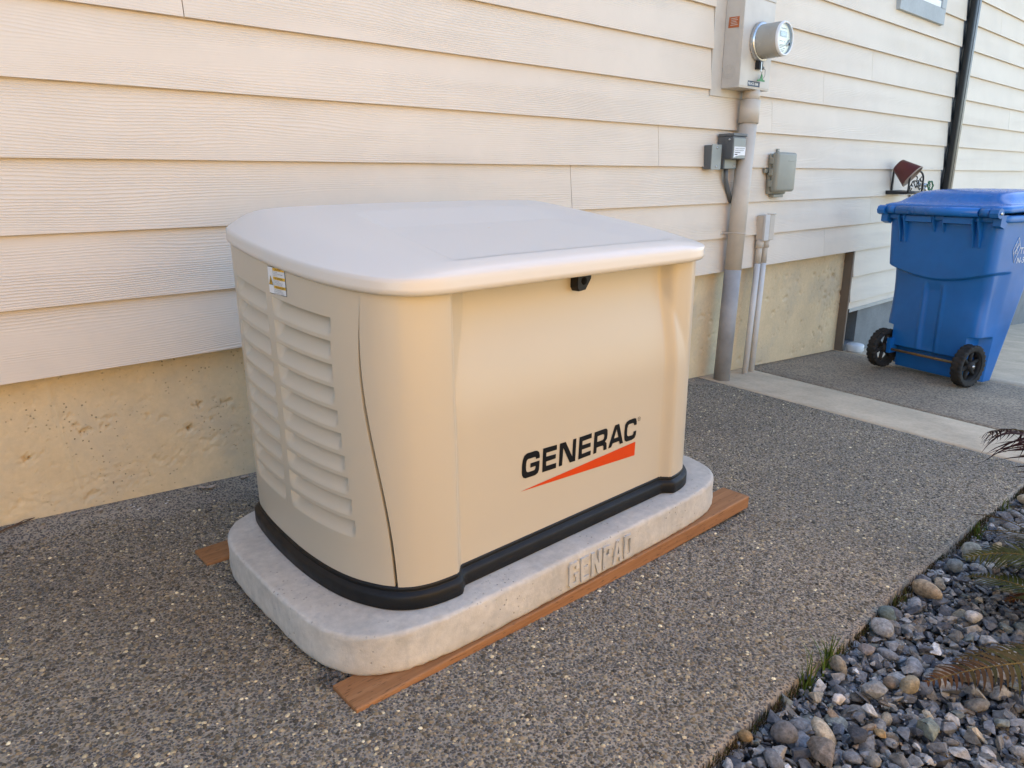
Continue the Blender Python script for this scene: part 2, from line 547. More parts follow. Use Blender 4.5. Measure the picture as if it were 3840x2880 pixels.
def panel(name, xa, xb, nx, ny, mat, ya=yb):
    """slab panel between the slanted joints xa(y) and xb(y)"""
    t = np.linspace(0, 1, nx); s = np.linspace(0, 1, ny)
    V = []
    for sj in s:
        row = []
        for ti in t:
            y0 = ya; xm = xa(ya) * (1 - ti) + xb(ya) * ti
            y1 = float(edge_y(xm)); y = y0 + (y1 - y0) * sj
            x = xa(y) * (1 - ti) + xb(y) * ti
            row.append((x, y, gz(x, y)))
        V += row
    V = np.array(V); F = grid_faces(ny, nx)
    n = len(V)
    ring = list(range(nx)) + [r * nx + nx - 1 for r in range(1, ny)] + [(ny - 1) * nx + c for c in range(nx - 2, -1, -1)] + [r * nx for r in range(ny - 2, 0, -1)]
    B = V[ring].copy(); B[:, 2] -= 0.09
    k = len(ring)
    side = np.array([[ring[i], n + i, n + (i + 1) % k, ring[(i + 1) % k]] for i in range(k)])
    return tag(mesh(name, np.vstack([V, B]), np.vstack([F, side]), mat, None, False, (0, 0, 0)), kind='structure')


walk = panel('walkway', cst(-3.6), lambda y: lo_x(y) - 0.002, 140, 90, M['mortar_base'])
panel('walkway_band', lambda y: lo_x(y) + 0.002, lambda y: hi_x(y) - 0.002, 12, 30, M['mortar'])
panel('walkway_far', lambda y: hi_x(y) + 0.002, lambda y: far_x(y) - 0.002, 24, 30, M['aggr'])
panel('patio', lambda y: far_x(y) + 0.002, cst(13.0), 60, 30, M['mortar'])

# exposed aggregate: pebbles standing proud of the near slab
def pebbles():
    sp = 0.0065
    gx = np.arange(-0.35, 3.27, sp); gy = np.arange(-1.575, 0.03, sp)
    X, Y = np.meshgrid(gx, gy); X = X.ravel(); Y = Y.ravel()
    X = X + rng.uniform(-.55, .55, X.size) * sp; Y = Y + rng.uniform(-.55, .55, X.size) * sp
    hid = (X > 0.56) & (X < 1.72) & (Y > -1.02) & (Y < -0.42)
    wallband = Y > -0.055 + 0.03 * np.sin(X * 7) + 0.015 * np.sin(X * 23)
    keep = ~hid & (X < 3.27 + 0.122 * Y) & ~(wallband & (rng.random(X.size) < 0.93)) & (rng.random(X.size) < np.interp(X, [1.5, 3.3], [0.97, 0.70]))
    X, Y = X[keep], Y[keep]; n = X.size
    Z = ground(X, Y)
    a = rng.uniform(0, np.pi * 2, n)
    s = rng.gamma(6.0, 0.00049, n).clip(0.0015, 0.0060)
    big = rng.random(n) < 0.004
    s[big] *= 1.5
    e = rng.uniform(0.6, 1.0, n); h = s * rng.uniform(0.30, 0.55, n)
    k = 6
    th = np.arange(k) / k * 2 * np.pi
    loc = [(np.zeros(1), np.zeros(1), np.ones(1))]
    V = np.zeros((n, 1 + 2 * k, 3))
    V[:, 0, 2] = h
    for ring, (rr, hh) in enumerate(((0.62, 0.80), (1.05, -0.15))):
        j = rng.uniform(0.82, 1.15, (n, k)) * rr
        px = np.cos(th)[None] * j * s[:, None]; py = np.sin(th)[None] * j * (s * e)[:, None]
        V[:, 1 + ring * k:1 + (ring + 1) * k, 0] = px * np.cos(a)[:, None] - py * np.sin(a)[:, None]
        V[:, 1 + ring * k:1 + (ring + 1) * k, 1] = px * np.sin(a)[:, None] + py * np.cos(a)[:, None]
        V[:, 1 + ring * k:1 + (ring + 1) * k, 2] = (h * hh)[:, None]
    V += np.stack([X, Y, Z], -1)[:, None, :]
    F = []
    for i in range(k):
        q = (i + 1) % k
        F.append([0, 1 + i, 1 + q, 1 + q]); F.append([1 + i, 1 + k + i, 1 + k + q, 1 + q])
    tri = []
    for i in range(k):
        q = (i + 1) % k
        tri += [[0, 1 + i, 1 + q], [1 + i, 1 + k + i, 1 + k + q], [1 + i, 1 + k + q, 1 + q]]
    tri = np.array(tri)
    FF = (np.arange(n)[:, None, None] * (1 + 2 * k) + tri[None]).reshape(-1, 3)
    pal = np.array([(0.040, 0.038, 0.037), (0.062, 0.055, 0.048), (0.088, 0.080, 0.072), (0.052, 0.052, 0.056), (0.115, 0.10, 0.082), (0.075, 0.062, 0.050), (0.17, 0.152, 0.125), (0.25, 0.235, 0.20)])
    ci = rng.choice(len(pal), n, p=[.18, .18, .19, .13, .13, .10, .07, .02])
    warm = np.stack([np.interp(X, [0.2, 2.4], [1.46, 1.38]), np.full(n, 1.28), np.interp(X, [0.2, 2.4], [.90, .97])], -1)
    col = 1.5 * pal[ci] * rng.uniform(0.5, 1.75, (n, 1)) * warm
    col = np.concatenate([col, np.ones((n, 1))], 1)
    colv = np.repeat(col, 1 + 2 * k, 0)
    o = mesh('exposed_aggregate', V.reshape(-1, 3), FF, M['pebble'], walk, True, None, colv)
    tag(o, kind='stuff')


pebbles()

# ------------------------------------------------------------------ house
house = thing('house', 'cream lap-sided house wall on a tan concrete foundation', 'house', (0, 0, 0))
box('wall_core', (-5, 14), (0.034, 3.6), (0.014, 3.3), M['sheath'], house)
box('wall_core', (5.0, 14), (0.036, 3.58), (-0.40, 0.013), M['sheath'], house)
bm = bmesh.new()
vs = [bm.verts.new(p) for p in ((-5.4, -0.42, 3.22), (14.4, -0.42, 3.22), (14.4, 4.0, 4.9), (-5.4, 4.0, 4.9),
                                (-5.4, -0.42, 3.38), (14.4, -0.42, 3.38), (14.4, 4.0, 5.06), (-5.4, 4.0, 5.06))]
for f in ((0, 1, 2, 3), (7, 6, 5, 4), (0, 4, 5, 1), (1, 5, 6, 2), (2, 6, 7, 3), (3, 7, 4, 0)): bm.faces.new([vs[i] for i in f])
from_bm('roof', bm, M['roof'], house)


def plank(x0, x1, k, zb=None):
    z0 = k * E_ if zb is None else zb
    zt = (k + 1) * E_ + 0.026
    y_at = lambda z: -0.009 + 0.0155 * (z - k * E_) / E_
    T = 0.008
    j = random.uniform(-0.0006, 0.0006)
    V = []
    for x in (x0, x1):
        V += [(x, y_at(z0) + j, z0), (x, y_at(zt), zt), (x, y_at(zt) + T, zt), (x, y_at(z0) + T + j, z0)]
    F = [[0, 4, 5, 1], [1, 5, 6, 2], [2, 6, 7, 3], [3, 7, 4, 0], [0, 1, 2, 3], [7, 6, 5, 4]]
    # small arris on the lower front edge
    mesh('siding_plank', V, F, M['siding'], house)


joints = {0: [4.531], 1: [5.171, 1.4], 2: [2.199], 3: [2.77], 4: [3.749, 7.389], 5: [0.726, 4.301, 7.924], 6: [4.919], 7: [2.1, 9.2], 8: [3.9], 9: [7.27], 10: [8.4], 11: [6.9]}
for k in range(-3, 18):
    left = -5.0 if k >= 0 else 5.012
    cuts = [left] + sorted(joints.get(k, [])) + [13.8]
    segs = []
    for a, b in zip(cuts[:-1], cuts[1:]): segs.append((a + 0.0012, b - 0.0012))
    for a, b in segs:
        parts = [(a, b)]
        out = []
        for (p, q) in parts:                                   # the break behind the downspout
            if p < 6.42 < q: out += [(p, 6.424), (6.50, q)]
            else: out.append((p, q))
        parts, out = out, []
        for (p, q) in parts:                                   # cut-out of the meter cabinet
            if k >= 5 and p < 3.152 and q > 3.152: out += [(p, 3.150), (3.53, q)] if q > 3.53 else [(p, 3.150)]
            elif k >= 5 and 3.152 <= p < 3.53: out.append((3.53, q))
            else: out.append((p, q))
        parts, out = out, []
        for (p, q) in parts:                                   # window opening
            if 9 <= k <= 14 and p < 5.5 < q: out += [(p, 5.155), (5.945, q)]
            else: out.append((p, q))
        for (p, q) in out: plank(p, q, k, -0.405 if k == -3 else None)
# meter cut-out: cabinet recess strips of wall behind
box('backer_board', (3.152, 3.53), (-0.003, 0.03), (0.862, 3.1), M['meter_box'], house, 0.002)
box('flashing', (6.405, 6.53), (0.010, 0.0125), (-0.36, 3.2), M['flash'], house)
box('flashing', (5.03, 13.8), (-0.004, 0.0), (-0.428, -0.404), M['flash'], house)

# foundation: cast wall with tie holes, spalls and honeycombing in real relief
fxs = np.concatenate([np.arange(-4.5, 0.0, 0.05), np.arange(0.0, 0.92, 0.0042), np.arange(0.92, 3.1, 0.05), np.arange(3.1, 5.0, 0.008), [5.0]])
nz_ = 110
FX = np.repeat(fxs[None], nz_, 0)
bot = ground(fxs, np.full_like(fxs, .05)) - 0.07
tt = np.linspace(0, 1, nz_)[:, None]
FZ = bot[None] * (1 - tt) + 0.022 * tt
D = np.zeros_like(FX)
WX = .0035 * np.sin(FX * 310 + FZ * 190) + .003 * np.sin(FZ * 420 - FX * 150 + 2) + rng.normal(0, .0012, FX.shape)
WZ = .003 * np.sin(FX * 260 - FZ * 330 + 1) + .0025 * np.sin(FX * 520 + 1.3) + rng.normal(0, .0012, FX.shape)
WN = rng.normal(0, .12, FX.shape)
def pit(cx, cz, rx_, rz_, d, p=1.0):
    global D
    q = np.sqrt(((FX + WX - cx) / rx_) ** 2 + ((FZ + WZ - cz) / rz_) ** 2) + (WN if min(rx_, rz_) > .003 else 0)
    D = np.maximum(D, d * np.clip(1 - q, 0, 1) ** p)
for cx, cz in ((.208, -.221), (.616, -.235)):
    pit(cx, cz, .019, .017, .004, 0.25); pit(cx, cz, .0065, .0065, .03, 0.5)
for cx, cz, a_, b_, d_ in ((.344, -.178, .016, .011, .016), (.65, -.167, .017, .009, .018), (.34, -.363, .020, .013, .010), (.733, -.176, .024, .012, .010), (.322, -.126, .025, .004, .008),
                           (.411, -.152, .035, .005, .008), (.511, -.169, .022, .005, .009), (.235, -.123, .008, .018, .005), (.43, -.095, .015, .010, .004), (.506, -.123, .022, .008, .004),
                           (.685, -.22, .010, .006, .008), (.413, -.31, .009, .013, .007), (.262, -.254, .010, .008, .004), (.39, -.172, .014, .006, .010), (.552, -.18, .012, .006, .006), (.24, -.074, .008, .016, .004),
                           (3.98, -.218, .02, .012, .012), (4.383, -.223, .022, .018, .010), (4.327, -.149, .03, .02, .008), (4.97, -.285, .04, .018, .016), (4.365, -.615, .03, .02, .010),
                           (4.776, -.617, .022, .016, .010), (4.497, -.60, .02, .02, .010), (3.959, -.612, .03, .014, .010), (4.05, -.108, .03, .02, .006), (4.237, -.193, .03, .02, .006)):
    pit(cx, cz, a_ * .8, b_ * .8, d_ * .8, 0.5)
    for _ in range(7): pit(cx + rng.normal(0, a_), cz + rng.normal(0, b_), a_ * rng.uniform(.1, .35), b_ * rng.uniform(.15, .4), d_ * .6, .5)
for _ in range(300):
    cx = rng.uniform(0.02, 0.9); cz = rng.uniform(-.42, 0.0)
    s_ = rng.gamma(2.0, .0007) + .0022
    pit(cx, cz, s_ * rng.uniform(.8, 1.6), s_, s_ * 0.9, 0.6)
for _ in range(260):
    cx = rng.uniform(3.2, 5.0) if rng.random() < .6 else rng.normal(4.83, .10); cz = rng.uniform(-.66, 0.0) if rng.random() < .6 else rng.normal(-.28, .10)
    s_ = rng.gamma(2.0, .0022) + .004
    pit(cx, cz, s_ * rng.uniform(1, 2.0), s_, s_ * 0.7, 0.6)
for _ in range(700):                                            # honeycombed band low on the wall
    cx = rng.uniform(0.0, 0.92); cz = -.30 - .03 * (cx < .5) + rng.normal(0, .022) - 0.03 * (0.5 - cx)
    s_ = rng.gamma(2.0, .001) + .002
    pit(cx, cz, s_ * 1.3, s_, s_ * 0.55, 0.7)
lowf = 0.0012 * np.sin(FX * 5.1 + 1) + 0.0006 * np.sin(FZ * 14 + FX * 3)
seam_line = 0.003 * np.exp(-((FX - (.285 + .10 * (-.05 - FZ) * 1.0)) / .005) ** 2)
FY = 0.05 + D + lowf - seam_line
mesh('foundation', np.stack([FX, FY, FZ], -1).reshape(-1, 3), grid_faces(nz_, len(fxs)), M['found'], house, False)
# return board and the far, stepped-down part of the foundation
box('corner_board', (4.984, 5.006), (-0.006, 0.075), (-0.715, 0.0), M['brown'], house, 0.002)
box('foundation', (5.22, 13.8), (0.016, 0.2), (-1.7, -0.43), M['found_far'], house)
box('foundation', (5.008, 5.219), (0.016, 0.2), (-1.2, -0.665), M['found_far'], house)
box('vent_recess', (5.008, 5.219), (0.17, 0.19), (-0.664, -0.43), M['void'], house)
tube('pipe', [(5.06, 0.06, -0.68), (5.06, 0.06, -0.46)], 0.016, M['maroon'], house, 10)
# window
win = put('window', None, house)
box('trim_board', (5.165, 5.945), (-0.026, 0.004), (1.508, 1.606), M['trim_grey'], win, 0.002)
box('trim_board', (5.165, 5.262), (-0.026, 0.004), (1.608, 2.55), M['trim_grey'], win, 0.002)
box('trim_board', (5.868, 5.945), (-0.026, 0.004), (1.608, 2.55), M['trim_grey'], win, 0.002)
box('trim_board', (5.165, 5.945), (-0.026, 0.004), (2.552, 2.65), M['trim_grey'], win, 0.002)
fr = box('frame', (5.264, 5.866), (-0.018, 0.03), (1.610, 1.652), M['white_vinyl'], win, 0.004)
box('frame', (5.264, 5.300), (-0.016, 0.03), (1.654, 2.55), M['white_vinyl'], win, 0.004)
box('frame', (5.828, 5.866), (-0.016, 0.03), (1.654, 2.55), M['white_vinyl'], win, 0.004)
box('pane', (5.302, 5.826), (0.004, 0.012), (1.654, 2.55), M['glass'], win)

# ------------------------------------------------------------------ downspout
t = thing('downspout', 'black square downspout running down the pale siding behind the blue bin', 'downspout', (6.505, -0.026, -0.85))
box('pipe', (6.452, 6.556), (-0.055, -0.008), (-0.85, 3.2), M['black_metal'], t, 0.008, 2, True)
for z_ in (0.0, 1.95):
    box('strap', (6.447, 6.561), (-0.058, -0.006), (z_, z_ + 0.025), M['black_metal'], t, 0.002)
box('seam', (6.498, 6.512), (-0.0575, -0.05), (-0.85, 3.2), M['black_metal'], t, 0.002)

# ------------------------------------------------------------------ standby generator
gen = thing('standby_generator', 'beige home standby generator cabinet with louvred end and domed lid', 'generator', (1.1325, -0.735, -0.345))
GCX, GCY = 1.1325, -0.735
ctrl = [(.575, -.735), (.577, -.80), (.583, -.86), (.594, -.915), (.611, -.962), (.637, -1.008), (.672, -1.040), (.712, -1.056), (.757, -1.062), (.80, -1.062), (.90, -1.062), (1.0, -1.062), (GCX, -1.062)]
def catmull(P, n):
    P = np.asarray(P, float); out = []
    Q = np.vstack([2 * P[0] - P[1], P, 2 * P[-1] - P[-2]])
    for i in range(1, len(Q) - 2):
        for s in np.linspace(0, 1, n, endpoint=False):
            a, b, c, d = Q[i - 1:i + 3]
            out.append(0.5 * ((2 * b) + (c - a) * s + (2 * a - 5 * b + 4 * c - d) * s * s + (3 * b - a - 3 * c + d) * s ** 3))
    out.append(P[-1]); return np.array(out)
# the first control gets a mirrored neighbour so that the end is smooth
q0 = catmull([(.577, -.67)] + ctrl, 12)[12:]
quarter = q0                                                    # left middle -> front middle
full = [tuple(p) for p in quarter]
full += [(2 * GCX - x, y) for x, y in quarter[::-1][1:]]        # -> right middle
bq = catmull([(.577, -.80), (.575, -.735), (.577, -.66), (.582, -.58), (.590, -.51), (.600, -.455), (.614, -.425), (.645, -.408), (.70, -.404), (.85, -.404), (GCX, -.404)], 12)[12:]
full += [(2 * GCX - x, y) for x, y in bq[1:]]                   # -> back middle
full += [(x, y) for x, y in bq[::-1][1:-1]]
full = np.array(full)
seglen = np.linalg.norm(np.roll(full, -1, 0) - full, axis=1)
S = np.concatenate([[0], np.cumsum(seglen)]); PER = S[-1]
fc = np.vstack([full, full[:1]])
tang = np.roll(full, -1, 0) - np.roll(full, 1, 0)
nrm = np.stack([-tang[:, 1], tang[:, 0]], -1); nrm /= np.linalg.norm(nrm, axis=1)[:, None]
if ((full - [GCX, GCY]) * nrm).sum() < 0: nrm = -nrm
ncl = np.vstack([nrm, nrm[:1]])
def oat(s):
    """point and outward normal on the cabinet outline at arc length s (0 = middle of the louvred end, + towards the front)"""
    s = np.mod(np.asarray(s, float), PER)
    p = np.stack([np.interp(s, S, fc[:, 0]), np.interp(s, S, fc[:, 1])], -1)
    n = np.stack([np.interp(s, S, ncl[:, 0]), np.interp(s, S, ncl[:, 1])], -1)
    return p, n / np.linalg.norm(n, axis=-1, keepdims=True)
sm = lambda a, b, x: (lambda t: t * t * (3 - 2 * t))(np.clip((x - a) / (b - a), 0, 1))
def front_in(x, y, z):
    """how far the front is set back: a shallow field with a deeper scoop below the lid"""
    on = (y < -0.9)
    base = 0.022 * sm(.776, .806, x) * sm(1.508, 1.478, x)
    d = 0.036 * sm(-0.02, .25, z) ** 1.3
    lim = np.minimum(.60 * (x - .792), .50 * (1.552 - x))
    sc = np.clip(np.minimum(d, lim), 0, None)
    return np.where(on, base + sc, 0.0)
def rim_z(y): return 0.279 + 0.104 * np.clip(np.asarray(y) + 1.085, 0, 1)
def surf(s, z, inset):
    p, n = oat(s)
    q = p - n * (inset if np.isscalar(inset) else np.broadcast_to(np.asarray(inset, float).reshape(np.shape(s) if np.size(inset) > 1 else (1,) * np.ndim(s)), np.shape(s))[..., None])
    q[..., 1] += front_in(q[..., 0], q[..., 1], z)
    return np.concatenate([q, z[..., None]], -1)
SH = S[len(quarter) - 1]                                        # arc length to the front middle
sz = [-.3011, -.2353, -.1123, -.0254, .0427, .1005, .1269, .1617, .2156, .2578, .291]
ss_ = [.2995, .2971, .2816, .2694, .2586, .2501, .2484, .2486, .2511, .2544, .2586]
SEAMP = np.polyfit(sz, ss_, 5)
def seam_s(z): return np.polyval(SEAMP, z)
# louvred end panel
PITCH = 0.04672; DZ = PITCH / 12
zt0 = 0.2525
zrow = np.concatenate([np.linspace(-.304, zt0 - 10 * PITCH - DZ, 24), zt0 - 10 * PITCH + DZ * np.arange(0, 121), np.linspace(zt0 + DZ, .358, 28)])
scol = np.arange(-.325, .2151, .005)
sfin = np.linspace(0, 1, 7)[1:]
nR, nCc = len(zrow), len(scol) + len(sfin)
SG = np.zeros((nR, nCc)); SG[:, :len(scol)] = scol
SG[:, len(scol):] = scol[-1] + sfin[None] * (seam_s(zrow) - np.interp(zrow, [-.3, .1, .3], [.0036, .0030, .0020]) - scol[-1])[:, None]
ZG = np.repeat(zrow[:, None], nCc, 1)
zb9 = zt0 - 9 * PITCH
ZG = np.where(ZG > zb9, zb9 + (ZG - zb9) * (1 - .09 * SG / (9 * PITCH)), ZG)
ztop_lim = rim_z(oat(SG)[0][..., 1]) + 0.012
ZG = np.minimum(ZG, ztop_lim)
P3 = surf(SG, ZG, 0.012)
hole = np.zeros((nR - 1, nCc - 1), bool)
row0 = 24
lou = []
for k in range(10):
    r_top = row0 + 120 - 12 * k                                 # index of the row at the top of louvre k
    r_bot = r_top - 10
    for a_, b_ in ((-.250, -.054), (-.026, (.185, .180, .180, .180, .185, .190, .195, .200, .205, .210)[k])):
        c0 = int(np.argmin(abs(scol - a_))); c1 = int(np.argmin(abs(scol - b_)))
        hole[r_bot:r_top, c0:c1] = True
        lou.append((r_bot, r_top, c0, c1))
Fg = grid_faces(nR, nCc).reshape(nR - 1, nCc - 1, 4)
endp = mesh('end_panel', P3.reshape(-1, 3), Fg[~hole], M['bisque'], gen, True)
# turned-in edge of the end panel along the seam
eV = []; 
for i in range(nR):
    for d in (0.0, 0.004, 0.016):
        eV.append(surf(np.array([SG[i, -1] + (0.0008 if d else 0)]), np.array([ZG[i, -1]]), 0.012 + d)[0])
mesh('edge_flange', eV, grid_faces(nR, 3), M['bisque'], endp, False)
for (r0, r1, c0, c1) in lou:
    nr_, nc_ = r1 - r0 + 1, c1 - c0 + 1
    sub_s = SG[r0:r1 + 1, c0:c1 + 1]; sub_z = ZG[r0:r1 + 1, c0:c1 + 1]
    tz = (sub_z - sub_z[0]) / (sub_z[-1] - sub_z[0])             # 0 bottom, 1 top
    u = (sub_s - sub_s[:, :1]); w_ = (sub_s[:, -1:] - sub_s)
    g = sm(0, .016, u) * sm(0, .016, w_)
    dep = 0.025 * g * (tz ** 1.05) * sm(-.05, .25, tz)
    V = surf(sub_s, sub_z, 0.012 + dep)
    lip = surf(sub_s[-1:], sub_z[-1:], np.full(sub_s[-1:].shape, 0.012)[..., None])
    lip2 = lip.copy(); lip2[..., 2] -= 0.0
    n0 = nr_ * nc_
    VV = np.vstack([V.reshape(-1, 3), V[-1].reshape(-1, 3), lip2.reshape(-1, 3)])
    FF = np.vstack([grid_faces(nr_, nc_), np.array([[n0 + i, n0 + i + 1, n0 + nc_ + i + 1, n0 + nc_ + i] for i in range(nc_ - 1)])])
    mesh('louver', VV, FF, M['bisque'], endp, True)
# front door panel
zf = np.concatenate([np.linspace(-.304, .05, 46), np.linspace(.058, .30, 44)])
sl = seam_s(zf) + np.interp(zf, [-.3, .1, .3], [.0036, .0032, .0022])
fcol = np.concatenate([np.linspace(0, .16, 30), np.linspace(.165, .835, 150), np.linspace(.84, 1, 30)])
srange = np.array([(2 * SH - s) for s in sl])
SF = sl[:, None] * (1 - fcol)[None] + srange[:, None] * fcol[None]
ZF = np.repeat(zf[:, None], len(fcol), 1)
PF = surf(SF, ZF, 0.0105)
PF[..., 2] = np.minimum(PF[..., 2], rim_z(PF[..., 1]) + .012)
front = mesh('front_panel', PF.reshape(-1, 3), grid_faces(len(zf), len(fcol)), M['bisque'], gen, True)
fe = []
for i in range(len(zf)):
    for d in (0.0, 0.002, 0.014): fe.append(surf(np.array([SF[i, 0] - (0.0006 if d else 0)]), np.array([ZF[i, 0]]), 0.0105 + d)[0])
mesh('edge_flange', fe, grid_faces(len(zf), 3), M['bisque'], front, False)
# right end and rear
for nm, s0, s1 in (('end_panel', 2 * SH - .001, 2 * SH + 2 * SH * 0 + .36), ('rear_panel', None, None)):
    if nm == 'end_panel':
        sA = 2 * SH - seam_s(zf) + .0022; sB = np.full_like(sA, 2 * SH + .335)
    else:
        sA = np.full_like(zf, 2 * SH + .338); sB = np.full_like(zf, PER - .338)
    tt_ = np.linspace(0, 1, 60)
    SR = sA[:, None] * (1 - tt_) + sB[:, None] * tt_
    PR = surf(SR, np.repeat(zf[:, None], 60, 1), 0.012)
    mesh(nm, PR.reshape(-1, 3), grid_faces(len(zf), 60), M['bisque'], gen, True)
# dark liner behind the seams
SL = np.linspace(0, PER, 200)
zl = np.array([-.31, -.1, .1, .28])
PL_ = surf(np.repeat(SL[None], 4, 0), np.repeat(zl[:, None], 200, 1), 0.046)
mesh('liner', PL_.reshape(-1, 3), grid_faces(4, 200), M['void'], gen, True)
# black base: two stepped rails following the outline (with the notches at the front)
NB_ = 420
SB = np.linspace(0, PER, NB_, endpoint=False)
prof = [(.004, -.345), (-.002, -.343), (-.002, -.318), (.0005, -.313), (.009, -.3105), (.0105, -.309), (.0085, -.306), (.0085, -.302), (.011, -.2985), (.03, -.298), (.06, -.2985)]
Vb = []
for ins, z in prof:
    p, n = oat(SB); q = p - n * ins
    q[:, 1] += 0.0 + front_in(q[:, 0], q[:, 1], np.full(NB_, -.34))
    Vb.append(np.concatenate([q, np.full((NB_, 1), z)], 1))
mesh('base', np.concatenate(Vb), grid_faces(len(prof), NB_, True), M['black_plastic'], gen, True)
# lid
NLD = 360
SLd = np.linspace(0, PER, NLD, endpoint=False)
pl, nl_ = oat(SLd)
out = pl - nl_ * 0.004
out[:, 1] = np.where(out[:, 1] < GCY, GCY + (out[:, 1] - GCY) * 1.058, out[:, 1])
rz = rim_z(out[:, 1])
def top_z(x, y):
    z = .336 + .148 * (y + 1.03)
    return z - .010 * np.abs((x - GCX) / .56) ** 3
def lid_recess(x, y):
    xl = .80 + .13 * (y + 1.03); xr = 1.535 - .04 * (y + 1.03)
    back = np.clip((-.548 - y) / .135, 0, 1)
    return .0135 * back * sm(0, .035, x - xl) * sm(0, .11, xr - x)
rings = []
cen = np.array([GCX, (out[:, 1].max() + out[:, 1].min()) / 2])
HX, HY = np.abs(out - cen).max(0)
def shrink(ins):
    return cen + (out - cen) * (1 - np.array([ins * 2.4 / HX, ins / HY]))
for ins, h in ((.020, .006), (.016, -.001), (.006, -.0005), (.001, .004), (0.0, .012), (.0022, .021), (.0014, .029)):
    q = out - nl_ * ins
    rings.append(np.concatenate([q, (rz + h)[:, None]], 1))
z0_ = rz + .029
we = sm(.35, .95, np.abs(nl_[:, 0]))
for ins, f in ((.0035, .20), (.008, .43), (.014, .63), (.021, .78), (.029, .89), (.038, .96), (.047, .992)):
    q = shrink(ins)
    zt_ = top_z(q[:, 0], q[:, 1])
    fe_ = (1 - we) * f + we * np.sin(ins / .047 * np.pi / 2) ** 1.0 * .992
    rings.append(np.concatenate([q, (z0_ + (zt_ - z0_) * fe_)[:, None]], 1))
base_in = shrink(.054)
for sc_ in np.linspace(1.0, 0.01, 110):
    q = cen + (base_in - cen) * sc_
    z = top_z(q[:, 0], q[:, 1]) - lid_recess(q[:, 0], q[:, 1])
    rings.append(np.concatenate([q, z[:, None]], 1))
mesh('lid', np.concatenate(rings), grid_faces(len(rings), NLD, True), M['bisque_skylit'], gen, True)
# latch
lp = [(1.159, .290), (1.206, .290), (1.205, .262), (1.186, .238), (1.164, .236), (1.159, .245)]
V_ = [(x, y, z) for y in (-1.0155, -1.012, -.985) for x, z in lp]
V_ = [((x - 1.18) * (.93 if y == -1.0155 else 1) + 1.18, y, z) for x, y, z in V_]
n_ = len(lp)
la = mesh('latch', V_, [list(range(n_))] + [[k * n_ + i, k * n_ + (i + 1) % n_, (k + 1) * n_ + (i + 1) % n_, (k + 1) * n_ + i] for k in range(2) for i in range(n_)], M['black_plastic'], gen)
lathe('lock_cylinder', [(0.0, .0012), (.008, .0012), (.009, 0.0)], (1.180, -1.0157, .258), (0, -1, 0), M['void'], la, 16)
# logo
LG = {'G': [(10302, -1210), (10306, -1151), (10285, -1067), (10229, -1021), (10163, -1006), (9911, -1002), (9835, -1041), (9788, -1129), (9766, -1242), (9759, -1394), (9765, -1482), (9802, -1547), (9867, -1580), (10165, -1590), (10243, -1560), (10281, -1492), (10294, -1391), (10302, -1271), (10016, -1264), (10016, -1368), (10175, -1371), (10171, -1417), (10149, -1454), (10109, -1460), (9944, -1456), (9907, -1436), (9889, -1388), (9885, -1327), (9894, -1227), (9911, -1172), (9944, -1147), (10163, -1150), (10181, -1169), (10184, -1207)],
      'E': [(10409, -1019), (10850, -1038), (10845, -1158), (10514, -1149), (10508, -1240), (10818, -1257), (10811, -1363), (10507, -1359), (10508, -1465), (10829, -1477), (10824, -1602), (10384, -1586)],
      'N': [(10944, -1039), (11136, -1044), (11362, -1468), (11383, -1045), (11493, -1047), (11466, -1606), (11279, -1598), (11060, -1176), (11025, -1596), (10918, -1595)],
      'E2': [(11604, -1050), (12030, -1052), (12027, -1171), (11707, -1174), (11703, -1275), (11997, -1279), (11994, -1387), (11694, -1384), (11692, -1492), (12008, -1486), (12001, -1599), (11570, -1602)],
      'R': [(12128, -1058), (12502, -1053), (12569, -1068), (12601, -1109), (12606, -1223), (12590, -1331), (12518, -1392), (12579, -1442), (12587, -1610), (12469, -1606), (12464, -1506), (12436, -1471), (12217, -1470), (12209, -1603), (12097, -1606)],
      'Rh': [(12239, -1184), (12428, -1179), (12477, -1200), (12485, -1249), (12474, -1302), (12422, -1326), (12232, -1328)],
      'A': [(12643, -1606), (12757, -1606), (12807, -1516), (13055, -1516), (13083, -1604), (13209, -1603), (13038, -1054), (12879, -1054)],
      'Ah': [(12946, -1174), (13021, -1398), (12856, -1395)],
      'C': [(13727, -1236), (13727, -1149), (13695, -1064), (13621, -1041), (13436, -1046), (13324, -1073), (13272, -1138), (13248, -1304), (13251, -1459), (13274, -1562), (13342, -1605), (13557, -1611), (13671, -1584), (13710, -1516), (13726, -1398), (13616, -1398), (13605, -1460), (13564, -1485), (13411, -1474), (13369, -1450), (13357, -1389), (13363, -1256), (13393, -1176), (13443, -1159), (13586, -1164), (13617, -1191), (13625, -1235)]}
def fy(x, z):
    y0 = -1.062 + 0.0105
    return y0 + float(front_in(np.array(x), np.array(-1.05), np.array(z))) - 0.0009
def on_front(u, v, w): return (u, fy(u, v), v)
sc4 = lambda l: [(a * 1e-4, b * 1e-4) for a, b in l]
for nm, loops in (('G', ['G']), ('E', ['E']), ('N', ['N']), ('E', ['E2']), ('R', ['R', 'Rh']), ('A', ['A', 'Ah']), ('C', ['C'])):
    curve_mesh('logo_letter', [sc4(LG[q]) for q in loops], on_front, M['logo_black'], front)
curve_mesh('logo_wedge', [[(.9714, -.1855), (1.3708, -.1696), (1.3691, -.2065)]], on_front, M['logo_orange'], front)
circ = lambda cx, cz, r, n=20: [(cx + r * math.cos(i * 2 * math.pi / n), cz + r * math.sin(i * 2 * math.pi / n)) for i in range(n)]
curve_mesh('trademark_ring', [circ(1.3822, -.1108, .0056), circ(1.3822, -.1108, .0046)], on_front, M['logo_black'], front)
